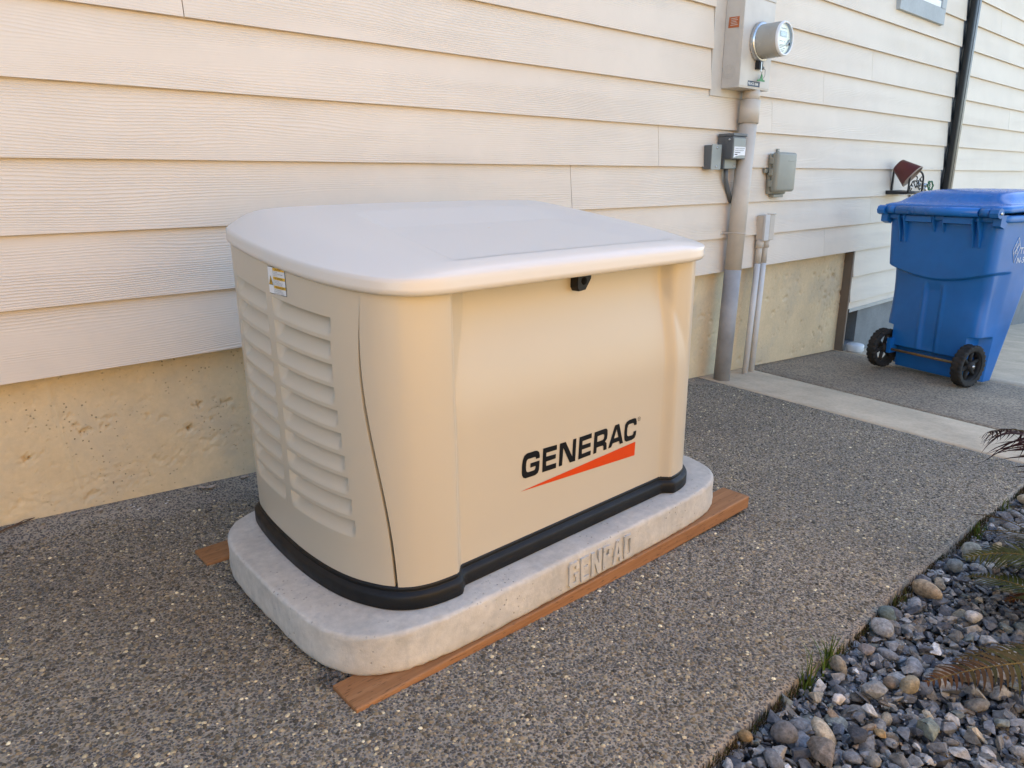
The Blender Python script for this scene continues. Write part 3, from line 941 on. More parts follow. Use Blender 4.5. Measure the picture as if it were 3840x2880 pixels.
text_mesh('trademark_letter', 'R', .0085, lambda u, v, w: on_front(1.3795 + u, -.1138 + v, w), M['logo_black'], front)
# caution label on the end panel
def on_end(u, v, w, lift=0.0008):
    s = (-(u)) ; p = surf(np.array([s]), np.array([v]), np.array([0.012 - lift]))[0]; return tuple(p)
LBU, LBV = 0.0, 0.2575                                          # label: u to the front is negative s
def lab(u, v, w, lift=0.001): 
    p = surf(np.array([-.031 + u]), np.array([.2600 + v]), np.array([[0.012 - lift]]))[0]
    return (p[0], p[1], p[2] - 0.115 * u * 0.0)
def rect(u0, v0, u1, v1): return [[(u0, v0), ((u0 + u1) / 2, v0), (u1, v0), (u1, v1), ((u0 + u1) / 2, v1), (u0, v1)]]
LW, LH = .078, .0545
lb = curve_mesh('warning_label', rect(0, 0, LW, LH), lambda u, v, w: lab(u, v, w, .0006), M['ink'], endp)
curve_mesh('label_paper', rect(.0012, .0012, LW - .0012, LH - .0012), lambda u, v, w: lab(u, v, w, .0010), M['white'], lb)
for i, (head, lines) in enumerate((('! CAUTION', ('HOT SURFACES.', 'TO REDUCE THE RISK OF BURNS,', 'DO NOT TOUCH.')),
                                   ('! ATTENTION', ('SURFACES CHAUDES.', 'POUR DIMINUER LE RISQUE DE', 'BRULURE, NE PAS TOUCHER.')),
                                   ('! PRECAUCI\u00d3N', ('SUPERFICIES CALIENTES.', 'PARA REDUCIR EL RIESGO DE', 'QUEMADURAS, NO LAS TOQUE.')))):
    v1 = LH - .0012 - i * .0174
    curve_mesh('label_bar', rect(.0262, v1 - .0062, LW - .0014, v1 - .0004), lambda u, v, w: lab(u, v, w, .0014), M['yellow'], lb)
    text_mesh('label_text', head, .0058, lambda u, v, w: lab(.032 + u, v1 - .0053 + v, w, .0018), M['ink'], lb, offset=.0)
    for j, ln in enumerate(lines):
        text_mesh('label_text', ln, .0030, lambda u, v, w: lab(.0272 + u, v1 - .0098 - j * .0033 + v, w, .0015), M['grey_ink'], lb, sx=.95)
curve_mesh('label_divider', rect(.0255, .0012, .0259, LH - .0012), lambda u, v, w: lab(u, v, w, .0014), M['ink'], lb)
curve_mesh('label_triangle', [[(.0025, .018), (.0235, .018), (.013, .037)]], lambda u, v, w: lab(u, v, w, .0014), M['ink'], lb)
curve_mesh('label_triangle', [[(.0042, .0191), (.0218, .0191), (.013, .0350)]], lambda u, v, w: lab(u, v, w, .0018), M['yellow'], lb)
for q in (-.0028, 0, .0028): curve_mesh('label_mark', rect(.013 + q - .0006, .022, .013 + q + .0006, .0282), lambda u, v, w: lab(u, v, w, .0022), M['ink'], lb)
curve_mesh('label_mark', rect(.0085, .0205, .0175, .0213), lambda u, v, w: lab(u, v, w, .0022), M['ink'], lb)

# ------------------------------------------------------------------ concrete pad and its bearers
PX0, PX1, PY0, PY1 = .494, 1.771, -1.110, -.365
def pad_outline(n=260):
    a, b = (PX1 - PX0) / 2, (PY1 - PY0) / 2
    th = np.linspace(0, 2 * np.pi, n, endpoint=False)
    e1, e2 = 2 / 7.0, 2 / 4.2
    x = a * np.sign(np.cos(th)) * abs(np.cos(th)) ** e1; y = b * np.sign(np.sin(th)) * abs(np.sin(th)) ** e2
    P = np.stack([x, y], -1)
    P = np.vstack([P, P[:1]]); s = np.concatenate([[0], np.cumsum(np.linalg.norm(np.diff(P, axis=0), axis=1))])
    q = np.linspace(0, s[-1], n, endpoint=False)
    return np.stack([np.interp(q, s, P[:, 0]) + (PX0 + PX1) / 2, np.interp(q, s, P[:, 1]) + (PY0 + PY1) / 2], -1)
po = pad_outline()
pt = np.roll(po, -1, 0) - np.roll(po, 1, 0)
pn = np.stack([pt[:, 1], -pt[:, 0]], -1); pn /= np.linalg.norm(pn, axis=1)[:, None]
V = []
for ins, z in ((.005, -.431), (.001, -.4290), (-.001, -.422), (-.001, -.405), (0, -.385), (.0004, -.358), (.0008, -.3525), (.0018, -.3490), (.0036, -.3466), (.0065, -.3455), (.010, -.3451), (.016, -.345), (.05, -.345), (.12, -.345)):
    q = po - pn * ins
    jz = 0.0005 * np.sin(np.arange(len(q)) * 0.9) + rng.normal(0, .0004, len(q)); ji = rng.normal(0, .0007, len(q))
    V.append(np.concatenate([q - pn * ji[:, None], (z + jz * (z < -.346))[:, None]], 1))
pad_ = thing('concrete_pad', 'pale grey cast concrete pad with rounded corners under the generator', 'concrete pad', ((PX0 + PX1) / 2, (PY0 + PY1) / 2, -.431))
nV = len(V)
slab_v = np.concatenate(V); Fp = grid_faces(nV, len(po), True).tolist()
Fp.append([(nV - 1) * len(po) + i for i in range(len(po))]); Fp.append(list(range(len(po)))[::-1])
po_o = mesh('slab', slab_v, Fp, M['pad'], pad_, True)
po_o.data.polygons[-1].use_smooth = False; po_o.data.polygons[-2].use_smooth = False
def padfront(x): 
    m = po[po[:, 1] < -.74]; m = m[np.argsort(m[:, 0])]
    return float(np.interp(x, m[:, 0], m[:, 1]))
BL = {'G': [[(1, .68), (1, .85), (.85, 1), (.15, 1), (0, .88), (0, .12), (.15, 0), (.85, 0), (1, .12), (1, .50), (.55, .50), (.55, .37), (.68, .37), (.68, .15), (.32, .15), (.32, .85), (.68, .85), (.68, .68)]],
      'E': [[(0, 0), (1, 0), (1, .17), (.36, .17), (.36, .42), (.85, .42), (.85, .58), (.36, .58), (.36, .83), (1, .83), (1, 1), (0, 1)]],
      'N': [[(0, 0), (.30, 0), (.30, .56), (.68, 0), (1, 0), (1, 1), (.70, 1), (.70, .44), (.32, 1), (0, 1)]],
      'P': [[(0, 0), (.34, 0), (.34, .46), (.82, .46), (1, .58), (1, .88), (.82, 1), (0, 1)], [(.34, .61), (.34, .85), (.66, .85), (.66, .61)]],
      'A': [[(0, 0), (.29, 0), (.36, .24), (.64, .24), (.71, 0), (1, 0), (.66, 1), (.34, 1)], [(.40, .38), (.50, .76), (.60, .38)]],
      'D': [[(0, 0), (.75, 0), (1, .16), (1, .84), (.75, 1), (0, 1)], [(.34, .16), (.34, .84), (.66, .84), (.66, .16)]]}
for ch, x0, x1 in zip('GENPAD', (1.044, 1.083, 1.119, 1.160, 1.196, 1.238), (1.077, 1.111, 1.153, 1.190, 1.233, 1.271)):
    curve_mesh('raised_letter', [[(u * (x1 - x0), v * .060) for u, v in l] for l in BL[ch]], lambda u, v, w: (x0 + u, padfront(x0 + u) - .0005 - w, -.4195 + v), M['pad'], pad_, extrude=.0048)
bd = thing('bearer_board', 'brown wooden bearer board under the front long edge of the pad', 'board', (1.15, -1.07, -.469), 'bearer boards')
bmb = box_bm((.494, 1.815), (-1.117, -1.028), (-.469, -.4315), .003)
from_bm('board', bmb, M['cedar'], bd)
bd = thing('bearer_board', 'brown wooden bearer board under the rear edge, only its left end showing', 'board', (1.15, -.36, -.469), 'bearer boards')
box('board', (.478, 1.80), (-.420, -.331), (-.469, -.4315), M['cedar'], bd, .003)

# ------------------------------------------------------------------ stones
def hull_stone(seed, n=18, flat=.62):
    r = np.random.default_rng(seed)
    P = r.normal(size=(n, 3)); P /= np.linalg.norm(P, axis=1)[:, None]
    P *= r.uniform(.82, 1.05, (n, 1)); P[:, 2] *= flat
    bm = bmesh.new()
    for p in P: bm.verts.new(p)
    bmesh.ops.convex_hull(bm, input=bm.verts[:])
    for v in [v for v in bm.verts if not v.link_faces]: bm.verts.remove(v)
    bmesh.ops.bevel(bm, geom=[e for e in bm.edges], offset=.03, segments=1, affect='EDGES')
    bmesh.ops.triangulate(bm, faces=bm.faces[:])
    for i, v in enumerate(bm.verts): v.index = i
    V = np.array([v.co[:] for v in bm.verts]); F = np.array([[v.index for v in f.verts] for f in bm.faces]); bm.free()
    return V, F, False
def round_stone(seed, flat=.6, sub=2):
    r = np.random.default_rng(seed)
    bm = bmesh.new(); bmesh.ops.create_icosphere(bm, subdivisions=sub, radius=1.0)
    V = np.array([v.co[:] for v in bm.verts]); F = np.array([[v.index for v in f.verts] for f in bm.faces]); bm.free()
    for _ in range(5):
        d = r.normal(size=3); d /= np.linalg.norm(d)
        V += V * (0.10 * np.sin(V @ d * r.uniform(1.5, 3.5) + r.uniform(0, 6)))[:, None]
    V *= (1 + r.normal(0, .012, (len(V), 1)))
    V[:, 2] *= flat
    return V, F, True
SHP = [hull_stone(i, 8 + i % 6, .40 + .05 * (i % 6)) for i in range(22)] + [round_stone(50 + i, .55 + .05 * (i % 4), 2) for i in range(3)]
SPAL = 1.75 * np.array([(.105, .112, .12), (.075, .082, .092), (.14, .142, .14), (.055, .06, .07), (.10, .098, .09), (.17, .17, .165), (.20, .175, .13), (.12, .095, .07), (.30, .30, .29), (.085, .098, .095)])
SPP = np.array([.22, .20, .15, .14, .10, .08, .025, .03, .015, .04]); SPP = SPP / SPP.sum()
def scatter(name, pts, sizes, zlift, mat, tag_label, cat, palette=None, pp=None, parent=None):
    VV, FF, CC, SMF, n0 = [], [], [], [], 0
    for (x, y, z), s in zip(pts, sizes):
        V, F, smo = SHP[rng.integers(len(SHP))]
        R_ = Matrix.Rotation(rng.uniform(0, 6.28), 3, 'Z') @ Matrix.Rotation(rng.normal(0, .38), 3, 'X') @ Matrix.Rotation(rng.normal(0, .3), 3, 'Y')
        e = np.array([1.0, rng.uniform(.6, 1.0), rng.uniform(.8, 1.1)])
        Q = (V * e * s) @ np.array(R_).T + np.array([x, y, z])
        c = (palette if palette is not None else SPAL)[rng.choice(len(palette if palette is not None else SPAL), p=(pp if pp is not None else SPP))] * rng.uniform(.75, 1.3)
        VV.append(Q); FF.append(F + n0); n0 += len(Q)
        CC.append(np.repeat(np.append(c, 1)[None], len(Q), 0)); SMF.append(np.full(len(F), smo))
    o = mesh(name, np.concatenate(VV), np.concatenate(FF), mat, parent, False, None, np.concatenate(CC))
    o.data.polygons.foreach_set('use_smooth', np.concatenate(SMF))
    tag(o, tag_label, cat, kind='stuff')
    return o
pts, sizes = [], []
for layer, (sp, s0, s1, zb) in enumerate(((.017, .008, .014, -.038), (.018, .007, .018, -.026), (.026, .009, .026, -.013))):
    for gx_ in np.arange(0.55, 4.2, sp):
        for gy_ in np.arange(-2.35, -1.585, sp):
            x = gx_ + rng.uniform(-.6, .6) * sp; y = gy_ + rng.uniform(-.6, .6) * sp
            if y > float(edge_y(x)) - (.010 if layer < 2 else (.004 if rng.random() < .5 else .02)): continue
            far = x > 2.9 or y < -2.1
            if far and rng.random() < .55: continue
            dist_line = (x * 0.977 - (y + 2.093) * 0.21)
            if layer == 2 and rng.random() < .25: continue
            s = rng.uniform(s0, s1) * (1.25 if rng.random() < .10 else 1.0)
            pts.append((x, y, gz(x, y) + zb + rng.uniform(-.004, .006))); sizes.append(s)
scatter('gravel', pts, sizes, 0, M['stone'], 'blue-grey crushed rock filling the bed beside the walkway', 'gravel')
fpts = [(rng.uniform(.6, 3.2), rng.uniform(-2.2, -1.592)) for _ in range(7000)]
scatter('fine_gravel', [(x, y, gz(x, y) - .020 + rng.uniform(-.008, .014)) for x, y in fpts], rng.uniform(.0025, .006, len(fpts)), 0, M['stone'], 'fine grit and small chips lying between the crushed rocks', 'gravel')
# pea gravel packed under the pad's edge
pp_ = []
for _ in range(520):
    tq = rng.uniform(0, 1)
    i = rng.integers(len(po)); q = po[i]
    if q[0] > .62 or q[1] > -.43: continue
    d = rng.uniform(-.045, .008)
    pp_.append((q[0] + pn[i, 0] * d, q[1] + pn[i, 1] * d))
for _ in range(170): pp_.append((rng.uniform(.485, .60), rng.uniform(-1.045, -.985)))
pp_ = [(x, y) for x, y in pp_ if not (y < -1.022)]
scatter('pea_gravel', [(x, y, gz(x, y) + rng.uniform(.001, .010)) for x, y in pp_], rng.uniform(.0045, .0085, len(pp_)), 0, M['stone'], 'brown-grey pea gravel packed under the left edge of the pad', 'gravel',
        np.array([(.15, .135, .12), (.11, .10, .09), (.19, .165, .135)]), np.array([.4, .35, .25]))
# single stones that stand out
stones = [
    (1.736, -1.622, .036, .026, (.36, .29, .20), 1, 'rounded tan boulder at the walkway edge right of the grass'),
    (1.040, -1.715, .052, .026, (.20, .17, .14), 0, 'large rough brown-grey slab of rock at the bottom of the bed'),
    (1.269, -1.70, .036, .022, (.24, .25, .25), 0, 'broad pale grey rock in the middle of the bed'),
    (1.496, -1.628, .032, .018, (.30, .30, .29), 1, 'speckled light grey cobble beside the walkway'),
    (1.190, -1.668, .021, .016, (.58, .56, .54), 0, 'small bright white rock near the grass tuft'),
    (1.557, -1.615, .026, .016, (.11, .15, .15), 1, 'smooth green-grey cobble at the walkway edge'),
    (1.233, -1.807, .036, .026, (.20, .23, .20), 0, 'mottled green and cream rock at the lower right'),
    (1.157, -1.758, .020, .013, (.34, .24, .12), 0, 'small ochre rock low in the bed'),
    (0.976, -1.603, .016, .014, (.26, .18, .09), 1, 'little orange-brown pebble at the bottom edge of the walkway'),
    (1.334, -1.742, .023, .017, (.30, .26, .18), 1, 'rounded yellowish-tan cobble in mid bed'),
    (1.292, -1.625, .024, .020, (.28, .25, .20), 1, 'pitted beige cobble behind the grass tuft'),
    (1.930, -1.635, .028, .022, (.20, .23, .24), 1, 'smooth blue-grey cobble next to the fern'),
    (2.640, -1.635, .040, .024, (.52, .46, .34), 1, 'cream egg-shaped stone at the far end of the bed'),
    (2.060, -1.640, .036, .024, (.30, .31, .27), 1, 'pale olive oval stone by the walkway in front of the fern'),
    (2.150, -1.675, .030, .022, (.46, .38, .26), 0, 'cream and brown patched rock among slate by the fern'),
    (1.032, -1.640, .026, .018, (.15, .15, .155), 1, 'smooth dark grey cobble in the bottom left of the bed'),
    (1.208, -1.722, .024, .014, (.48, .48, .46), 0, 'flat white speckled rock in the lower bed'),
    (1.701, -1.745, .024, .015, (.50, .50, .49), 1, 'oval white pebble under the fern fronds'),
    (1.124, -1.73, .030, .018, (.05, .055, .065), 0, 'angular near-black slate piece low in the bed'),
    (1.385, -1.64, .026, .016, (.22, .20, .19), 0, 'grey-mauve angular rock beside the pitted cobble'),
]
for i, (x, y, s, sz_, c, rd, lbl) in enumerate(stones):
    s *= .80; sz_ *= .80; c = tuple(q * .85 for q in c)
    V, F, smo = (round_stone(200 + i, .72, 3) if rd else hull_stone(300 + i, 17, .6))
    a_ = rng.uniform(0, 6.28); e = np.array([1.0, rng.uniform(.66, .9), sz_ / (s * .66)])
    Q = V * e * s
    Q = np.stack([Q[:, 0] * math.cos(a_) - Q[:, 1] * math.sin(a_), Q[:, 0] * math.sin(a_) + Q[:, 1] * math.cos(a_), Q[:, 2]], -1)
    Q += np.array([x, y - (.01 if i == 0 else 0), gz(x, y) + sz_ * .25])
    o = mesh('stone', Q, F, M['stone'], None, bool(smo), None, np.repeat(np.array([[*c, 1.0]]), len(Q), 0))
    tag(o, lbl, 'stone', 'stones that stand out in the gravel bed')

# ------------------------------------------------------------------ utilities on the wall
mt = thing('meter_cabinet', 'tall beige electric meter cabinet on the wall with round glass meter', 'electric meter', (3.38, 0, .897))
cab = box('cabinet', (3.238, 3.517), (-.099, -.0035), (.897, 1.70), M['meter_box'], mt, .003)
box('cover_plate', (3.241, 3.514), (-.1015, -.0995), (.905, 1.292), M['meter_box'], cab, .0008)
box('cover_plate', (3.239, 3.516), (-.1035, -.0995), (1.296, 1.695), M['meter_box'], cab, .0008)
box('cover_lip', (3.2355, 3.2375), (-.103, -.080), (.897, 1.69), M['meter_box'], cab, .0006)
for rr in (.030, .022, .012):
    tube('knockout_ring', [(3.2375, -.041 + rr * math.cos(a), .970 + rr * math.sin(a)) for a in np.linspace(0, 2 * math.pi, 33)], .0011, M['meter_box'], cab, 6, False)
curve_mesh('orange_sticker', [[(.0, 0), (.061, -.004), (.0635, .043), (.003, .046)]], lambda u, v, w: (3.2360, -.022 - u, 1.163 + v), M['orange_tag'], cab)
for i in range(5): curve_mesh('sticker_scratch', rect(.012 + .003 * (i % 2), .008 + .007 * i, .050 - .004 * (i % 3), .0105 + .007 * i), lambda u, v, w: (3.2352, -.022 - u, 1.163 + v), M['meter_box'], cab)
curve_mesh('number_label', rect(0, 0, .111, .0245), lambda u, v, w: (3.313 + u, -.1022, .9075 + v), M['navy'], cab)
text_mesh('number_text', 'PSE # CO 10345', .0165, lambda u, v, w: (3.317 + u, -.1027, .9145 + v), M['white'], cab, offset=.0004, sx=.80)
box('embossed_plate', (3.262, 3.350), (-.1050, -.1036), (1.298, 1.322), M['meter_box'], cab, .0006)
lathe('meter_ring', [(.074, .0), (.086, .0), (.089, .004), (.089, .018), (.085, .024), (.074, .024)], (3.388, -.1015, 1.107), (0, -1, 0), M['steel'], mt, 48)
mb = lathe('meter_cover', [(.0775, .0), (.0765, .085), (.0755, .104), (.071, .111), (.066, .1115)], (3.388, -.125, 1.107), (0, -1, 0), M['meter_body'], mt, 48)
lathe('meter_rim', [(.0755, .100), (.0765, .106), (.073, .1125), (.067, .113), (.066, .110)], (3.388, -.125, 1.107), (0, -1, 0), M['white_vinyl'], mb, 48)
lathe('dial_card', [(.0001, .104), (.0675, .104)], (3.388, -.125, 1.107), (0, -1, 0), M['meter_face'], mb, 48)
yf = -.2295
ctr = (3.388, 1.107)
F2 = lambda u, v, w, l=0.0: (ctr[0] + u, yf - l, ctr[1] + v)
curve_mesh('lcd_frame', rect(-.031, .008, .033, .033), lambda u, v, w: F2(u, v, w, .0004), M['grey_plate'], mb)
curve_mesh('lcd_screen', rect(-.027, .012, .029, .029), lambda u, v, w: F2(u, v, w, .0008), M['lcd'], mb)
for i, (u0, u1, v0) in enumerate(((-.02, .025, .043), (-.03, .0, -.012), (.012, .022, -.013), (-.025, .028, -.028), (-.028, .012, -.034), (-.025, -.005, -.041), (.005, .028, -.042), (-.016, .018, -.050), (-.014, .014, -.056))):
    curve_mesh('dial_print', rect(u0, v0, u1, v0 + .0032), lambda u, v, w: F2(u, v, w, .0004), M['grey_ink'], mb)
tube('dial_hand', [(3.43, yf - .002, 1.09), (3.437, yf - .002, 1.108)], .0018, M['ink'], mb, 6)
lathe('reset_knob', [(.0001, .006), (.007, .006), (.008, .0)], (3.428, yf, 1.086), (0, -1, 0), M['grey_plate'], mb, 14)
lathe('glass_front', [(.0001, .1105), (.066, .1105)], (3.388, -.125, 1.107), (0, -1, 0), M['clear'], mb, 48)
lk = box('seal_clamp', (3.366, 3.398), (-.128, -.102), (.985, 1.022), M['black_metal'], mt, .003)
box('clamp_screw', (3.374, 3.380), (-.1315, -.128), (.972, 1.018), M['steel'], lk, .001)
lathe('lock_barrel', [(.0001, .020), (.008, .020), (.008, 0)], (3.399, -.115, .994), (1, 0, 0), M['black_metal'], lk, 14)
tube('seal_wire', [(3.418, -.115, .994), (3.436, -.118, .988), (3.436, -.119, .962), (3.424, -.119, .948)], .0011, M['black_metal'], lk, 6)
tube('seal_wire', [(3.392, -.128, .975), (3.392, -.122, .95), (3.412, -.119, .948)], .0011, M['black_metal'], lk, 6)
curve_mesh('green_seal', [[(.370, .932), (.440, .932), (.440, .939), (.425, .941), (.416, .955), (.420, .955), (.411, .967), (.400, .955), (.404, .955), (.392, .941), (.370, .937)]], lambda u, v, w: (3.0 + u - .006, -.1205 + w, v), M['green_tag'], lk, .001)

cd = thing('service_conduit', 'thick beige conduit running from the meter cabinet to the ground, bare grey below', 'conduit', (3.36, -.05, gz(3.36, -.05)))
cx0, cz0 = (3.415, .90), (3.352, gz(3.352, -.055))
def cpt(z): 
    t_ = (z - cz0[1]) / (.90 - cz0[1]); return (3.352 + (3.428 - 3.352) * t_, -.062 + .004 * t_, z)
tube('upper_pipe', [cpt(.016), cpt(.75)], .0435, M['conduit'], cd, 32)
tube('lower_pipe', [cpt(cz0[1] - .03), cpt(.0165)], .0432, M['pvc'], cd, 32)
lathe('coupling', [(.0437, 0), (.0492, 0), (.0495, .11), (.0437, .112)], cpt(.742), np.array(cpt(.9)) - np.array(cpt(.74)), M['conduit'], cd, 32)
tube('neck', [cpt(.85), cpt(.8965)], .0425, M['conduit'], cd, 32)
st = np.array(cpt(.20))
tube('strap', [(3.330, -.006, .203), (3.352, -.008, .203)] + [(st[0] + .0465 * math.cos(a), st[1] + .0465 * math.sin(a), .203 - .004 * math.cos(a)) for a in np.linspace(math.pi * .98, 2 * math.pi * 1.01, 18)] + [(3.47, -.008, .199), (3.49, -.006, .199)], .0028, M['conduit'], cd, 8)
box('strap_tab', (3.322, 3.360), (-.0095, -.0055), (.193, .213), M['conduit'], cd, .0015)
lathe('strap_screw', [(.0001, .003), (.005, .002), (.005, 0)], (3.333, -.0095, .203), (0, -1, 0), M['steel'], cd, 10)

sb = thing('small_junction_box', 'small grey junction box with screwed cover plate left of the conduit', 'junction box', (3.169, -.027, .522))
box('box_body', (3.130, 3.208), (-.046, -.004), (.522, .634), M['grey_box'], sb, .002)
cvp = box('cover_plate', (3.128, 3.210), (-.0515, -.0465), (.519, .637), M['grey_plate'], sb, .0015)
for z_ in (.535, .621): lathe('screw', [(.0001, .0035), (.005, .0025), (.0055, 0)], (3.169, -.0515, z_), (0, -1, 0), M['steel'], cvp, 12)
db = thing('disconnect_switch', 'dark grey hooded disconnect box with handwritten paper label', 'switch box', (3.304, -.045, .523))
box('box_body', (3.246, 3.360), (-.045, -.004), (.523, .680), M['grey_box'], db, .002)
hd = box('hood', (3.243, 3.364), (-.090, -.0455), (.570, .676), M['grey_box'], db, .003)
box('hood_top', (3.241, 3.366), (-.093, -.006), (.677, .690), M['grey_box'], db, .003)
box('front_plate', (3.249, 3.358), (-.0925, -.0905), (.573, .668), M['grey_plate'], hd, .001)
box('lower_plate', (3.252, 3.354), (-.0475, -.0455), (.526, .569), M['grey_plate'], db, .001)
lathe('screw', [(.0001, .0035), (.005, .0025), (.0055, 0)], (3.335, -.0475, .537), (0, -1, 0), M['steel'], db, 12)
lathe('screw', [(.0001, .0035), (.005, .0025), (.0055, 0)], (3.2425, -.07, .662), (-1, 0, 0), M['steel'], hd, 12)
pp = curve_mesh('paper_label', [[(.253, .577), (.275, .583), (.30, .587), (.33, .5885), (.356, .588), (.357, .6275), (.255, .628)]], lambda u, v, w: (3.0 + u, -.0931, v), M['white'], hd)
for i, (a_, b_) in enumerate(((.262, .350), (.258, .340), (.262, .310), (.262, .285))):
    zz = .620 - .0095 * i
    tube('handwriting', [(3.0 + a_ + (b_ - a_) * t_, -.0936, zz + .0022 * math.sin(t_ * 47 + i)) for t_ in np.linspace(0, 1, 40)], .0006, M['ink'], pp, 4)
tube('cable', [(3.302, -.024, .523), (3.312, -.022, .47), (3.345, -.018, .42), (3.385, -.014, .36)], .0115, M['grey_box'], db, 12)

tb = thing('telecom_enclosure', 'taupe rounded plastic utility box right of the conduit', 'utility box', (3.835, -.03, .39))
box('base_tray', (3.742, 3.925), (-.030, -.004), (.392, .606), M['tele'], tb, .008, 3, True)
lidt = box('cover', (3.732, 3.938), (-.074, -.031), (.406, .613), M['tele'], tb, .016, 4, True)
for z_ in (.432, .492, .552): box('hinge', (3.727, 3.737), (-.046, -.022), (z_, z_ + .036), M['tele'], tb, .003)
box('mounting_lug', (3.822, 3.846), (-.012, -.004), (.607, .634), M['tele'], tb, .002)
box('mounting_lug', (3.705, 3.741), (-.016, -.004), (.505, .528), M['tele'], tb, .002)
box('cable_entry', (3.775, 3.880), (-.040, -.008), (.376, .3915), M['tele'], tb, .003)
box('cover_rib', (3.84, 3.90), (-.0752, -.0738), (.565, .570), M['tele'], lidt, .0004)
lathe('screw', [(.0001, .003), (.0045, .002), (.0045, 0)], (3.834, -.012, .624), (0, -1, 0), M['steel'], tb, 10)
lathe('screw', [(.0001, .006), (.0045, .005), (.0045, 0)], (3.9385, -.05, .51), (1, 0, 0), M['steel'], tb, 10)

jb = thing('outdoor_outlet_box', 'beige outlet box on two thin pipes beside the thick conduit', 'outlet box', (3.73, -.03, .15))
box('box_body', (3.682, 3.780), (-.046, -.004), (.150, .282), M['conduit'], jb, .003)
box('cover_flap', (3.678, 3.727), (-.060, -.0465), (.146, .287), M['pvc_white'], jb, .003)
box('cover_flap', (3.735, 3.786), (-.056, -.0465), (.148, .284), M['conduit'], jb, .003)
tube('hinge_pin', [(3.70, -.056, .2885), (3.785, -.056, .2885)], .004, M['conduit'], jb, 10)
for i, (b0, t0) in enumerate((((3.613, -.050), (3.698, -.025)), ((3.712, -.034), (3.760, -.024)))):
    zb_ = gz(*b0) - .02
    th_ = thing('thin_conduit', ('left' if i == 0 else 'right') + ' one of the two thin pale pipes under the outlet box', 'conduit', (b0[0], b0[1], zb_), 'thin pipes under the outlet box')
    ip = lambda z: (b0[0] + (t0[0] - b0[0]) * (z - zb_) / (.15 - zb_), b0[1] + (t0[1] - b0[1]) * (z - zb_) / (.15 - zb_), z)
    tube('lower_pipe', [ip(zb_), ip(.020)], .0168, M['pvc_white'], th_, 20)
    tube('upper_pipe', [ip(.0203), ip(.1495)], .0170, M['conduit'], th_, 20)
    tube('coupling', [ip(.105), ip(.1490)], .0215, M['conduit'], th_, 20)

# ------------------------------------------------------------------ hose hanger, pot and tap
hh = thing('hose_hanger', 'dark cast iron hose hanger with scrolled front on the siding', 'hose hanger', (5.49, -.07, .365))
box('wall_bar', (5.452, 5.470), (-.016, -.005), (.392, .535), M['iron'], hh, .002)
bm = bmesh.new()
pv = [(5.37, -.006), (5.62, -.006), (5.62, -.150), (5.37, -.150)]
lo = [bm.verts.new((x, y, .366)) for x, y in pv]; hi = [bm.verts.new((x, y, .384 if y < -.1 else .392)) for x, y in pv]
bm.faces.new(lo[::-1]); bm.faces.new(hi)
for i in range(4): bm.faces.new([lo[i], lo[(i + 1) % 4], hi[(i + 1) % 4], hi[i]])
from_bm('saddle', bm, M['iron'], hh)
arch = [(5.372, -.152, .372)] + [(5.372, -.152, .372 + .09 * s) for s in (.5, 1)] + [(5.497 - .125 * math.cos(a), -.152, .462 + .062 * math.sin(a)) for a in np.linspace(.15, math.pi - .15, 16)] + [(5.622, -.152, .462), (5.622, -.152, .372)]
tube('arch_frame', arch, .0065, M['iron'], hh, 8)
tube('arch_frame', [(5.372, -.152, .378), (5.622, -.152, .378)], .0065, M['iron'], hh, 8)
for i, (cx_, cz_, r0, tw, ph_) in enumerate(((5.44, .43, .030, 4.6, .5), (5.53, .43, .032, -4.8, 2.6), (5.585, .46, .024, 4.4, 1.0), (5.49, .475, .026, 4.8, 3.8), (5.41, .405, .020, -4.5, .2), (5.58, .405, .022, 4.6, 2.0))):
    tube('scroll', [(cx_ + r0 * (1 - .75 * s) * math.cos(ph_ + tw * s), -.152, cz_ + r0 * (1 - .75 * s) * math.sin(ph_ + tw * s)) for s in np.linspace(0, 1, 22)], .0035, M['iron'], hh, 6)
tube('scroll', [(5.375, -.152, .40), (5.44, -.152, .455), (5.50, -.152, .41), (5.56, -.152, .47), (5.618, -.152, .44)], .0035, M['iron'], hh, 6)
pax = np.array(rx) * .60 - np.array(ux) * .72 + np.array(fx) * -.30
pax /= np.linalg.norm(pax)
pc = np.array([5.402, -.105, .524]) - pax * .066
pot = thing('clay_pot', 'maroon tapered pot tipped over on the iron hose hanger', 'pot', tuple(pc))
lathe('pot_wall', [(.0001, .0), (.036, .0), (.044, .006), (.062, .066), (.080, .122), (.082, .126)], pc, pax, M['maroon'], pot, 36)
lathe('pot_rim', [(.082, .126), (.083, .133), (.077, .134), (.074, .128), (.056, .066), (.040, .012), (.0001, .011)], pc, pax, M['maroon_in'], pot, 36)
tp = thing('garden_tap', 'brass-grey garden tap with green hand wheel beside the hose hanger', 'tap', (5.95, -.04, .40))
tube('body', [(5.955, -.005, .425), (5.95, -.04, .425), (5.945, -.075, .421)], [.012, .014, .013], M['steel'], tp, 14)
lathe('wall_flange', [(.026, 0), (.026, .006), (.014, .010)], (5.955, -.0055, .425), (0, -1, 0), M['steel'], tp, 20)
tube('spout', [(5.95, -.045, .425), (5.948, -.058, .40), (5.947, -.062, .375)], [.012, .012, .013], M['steel'], tp, 14)
wc = np.array([5.935, -.098, .420]); wa = np.array([-.25, -.95, .12]); wa /= np.linalg.norm(wa); _, wu, wv = frame_at(wa)
whl = tube('hand_wheel', [wc + (.030 + .004 * math.cos(a * 6)) * (math.cos(a) * wu + math.sin(a) * wv) for a in np.linspace(0, 2 * math.pi, 49)], .0055, M['green_wheel'], tp, 8, False)
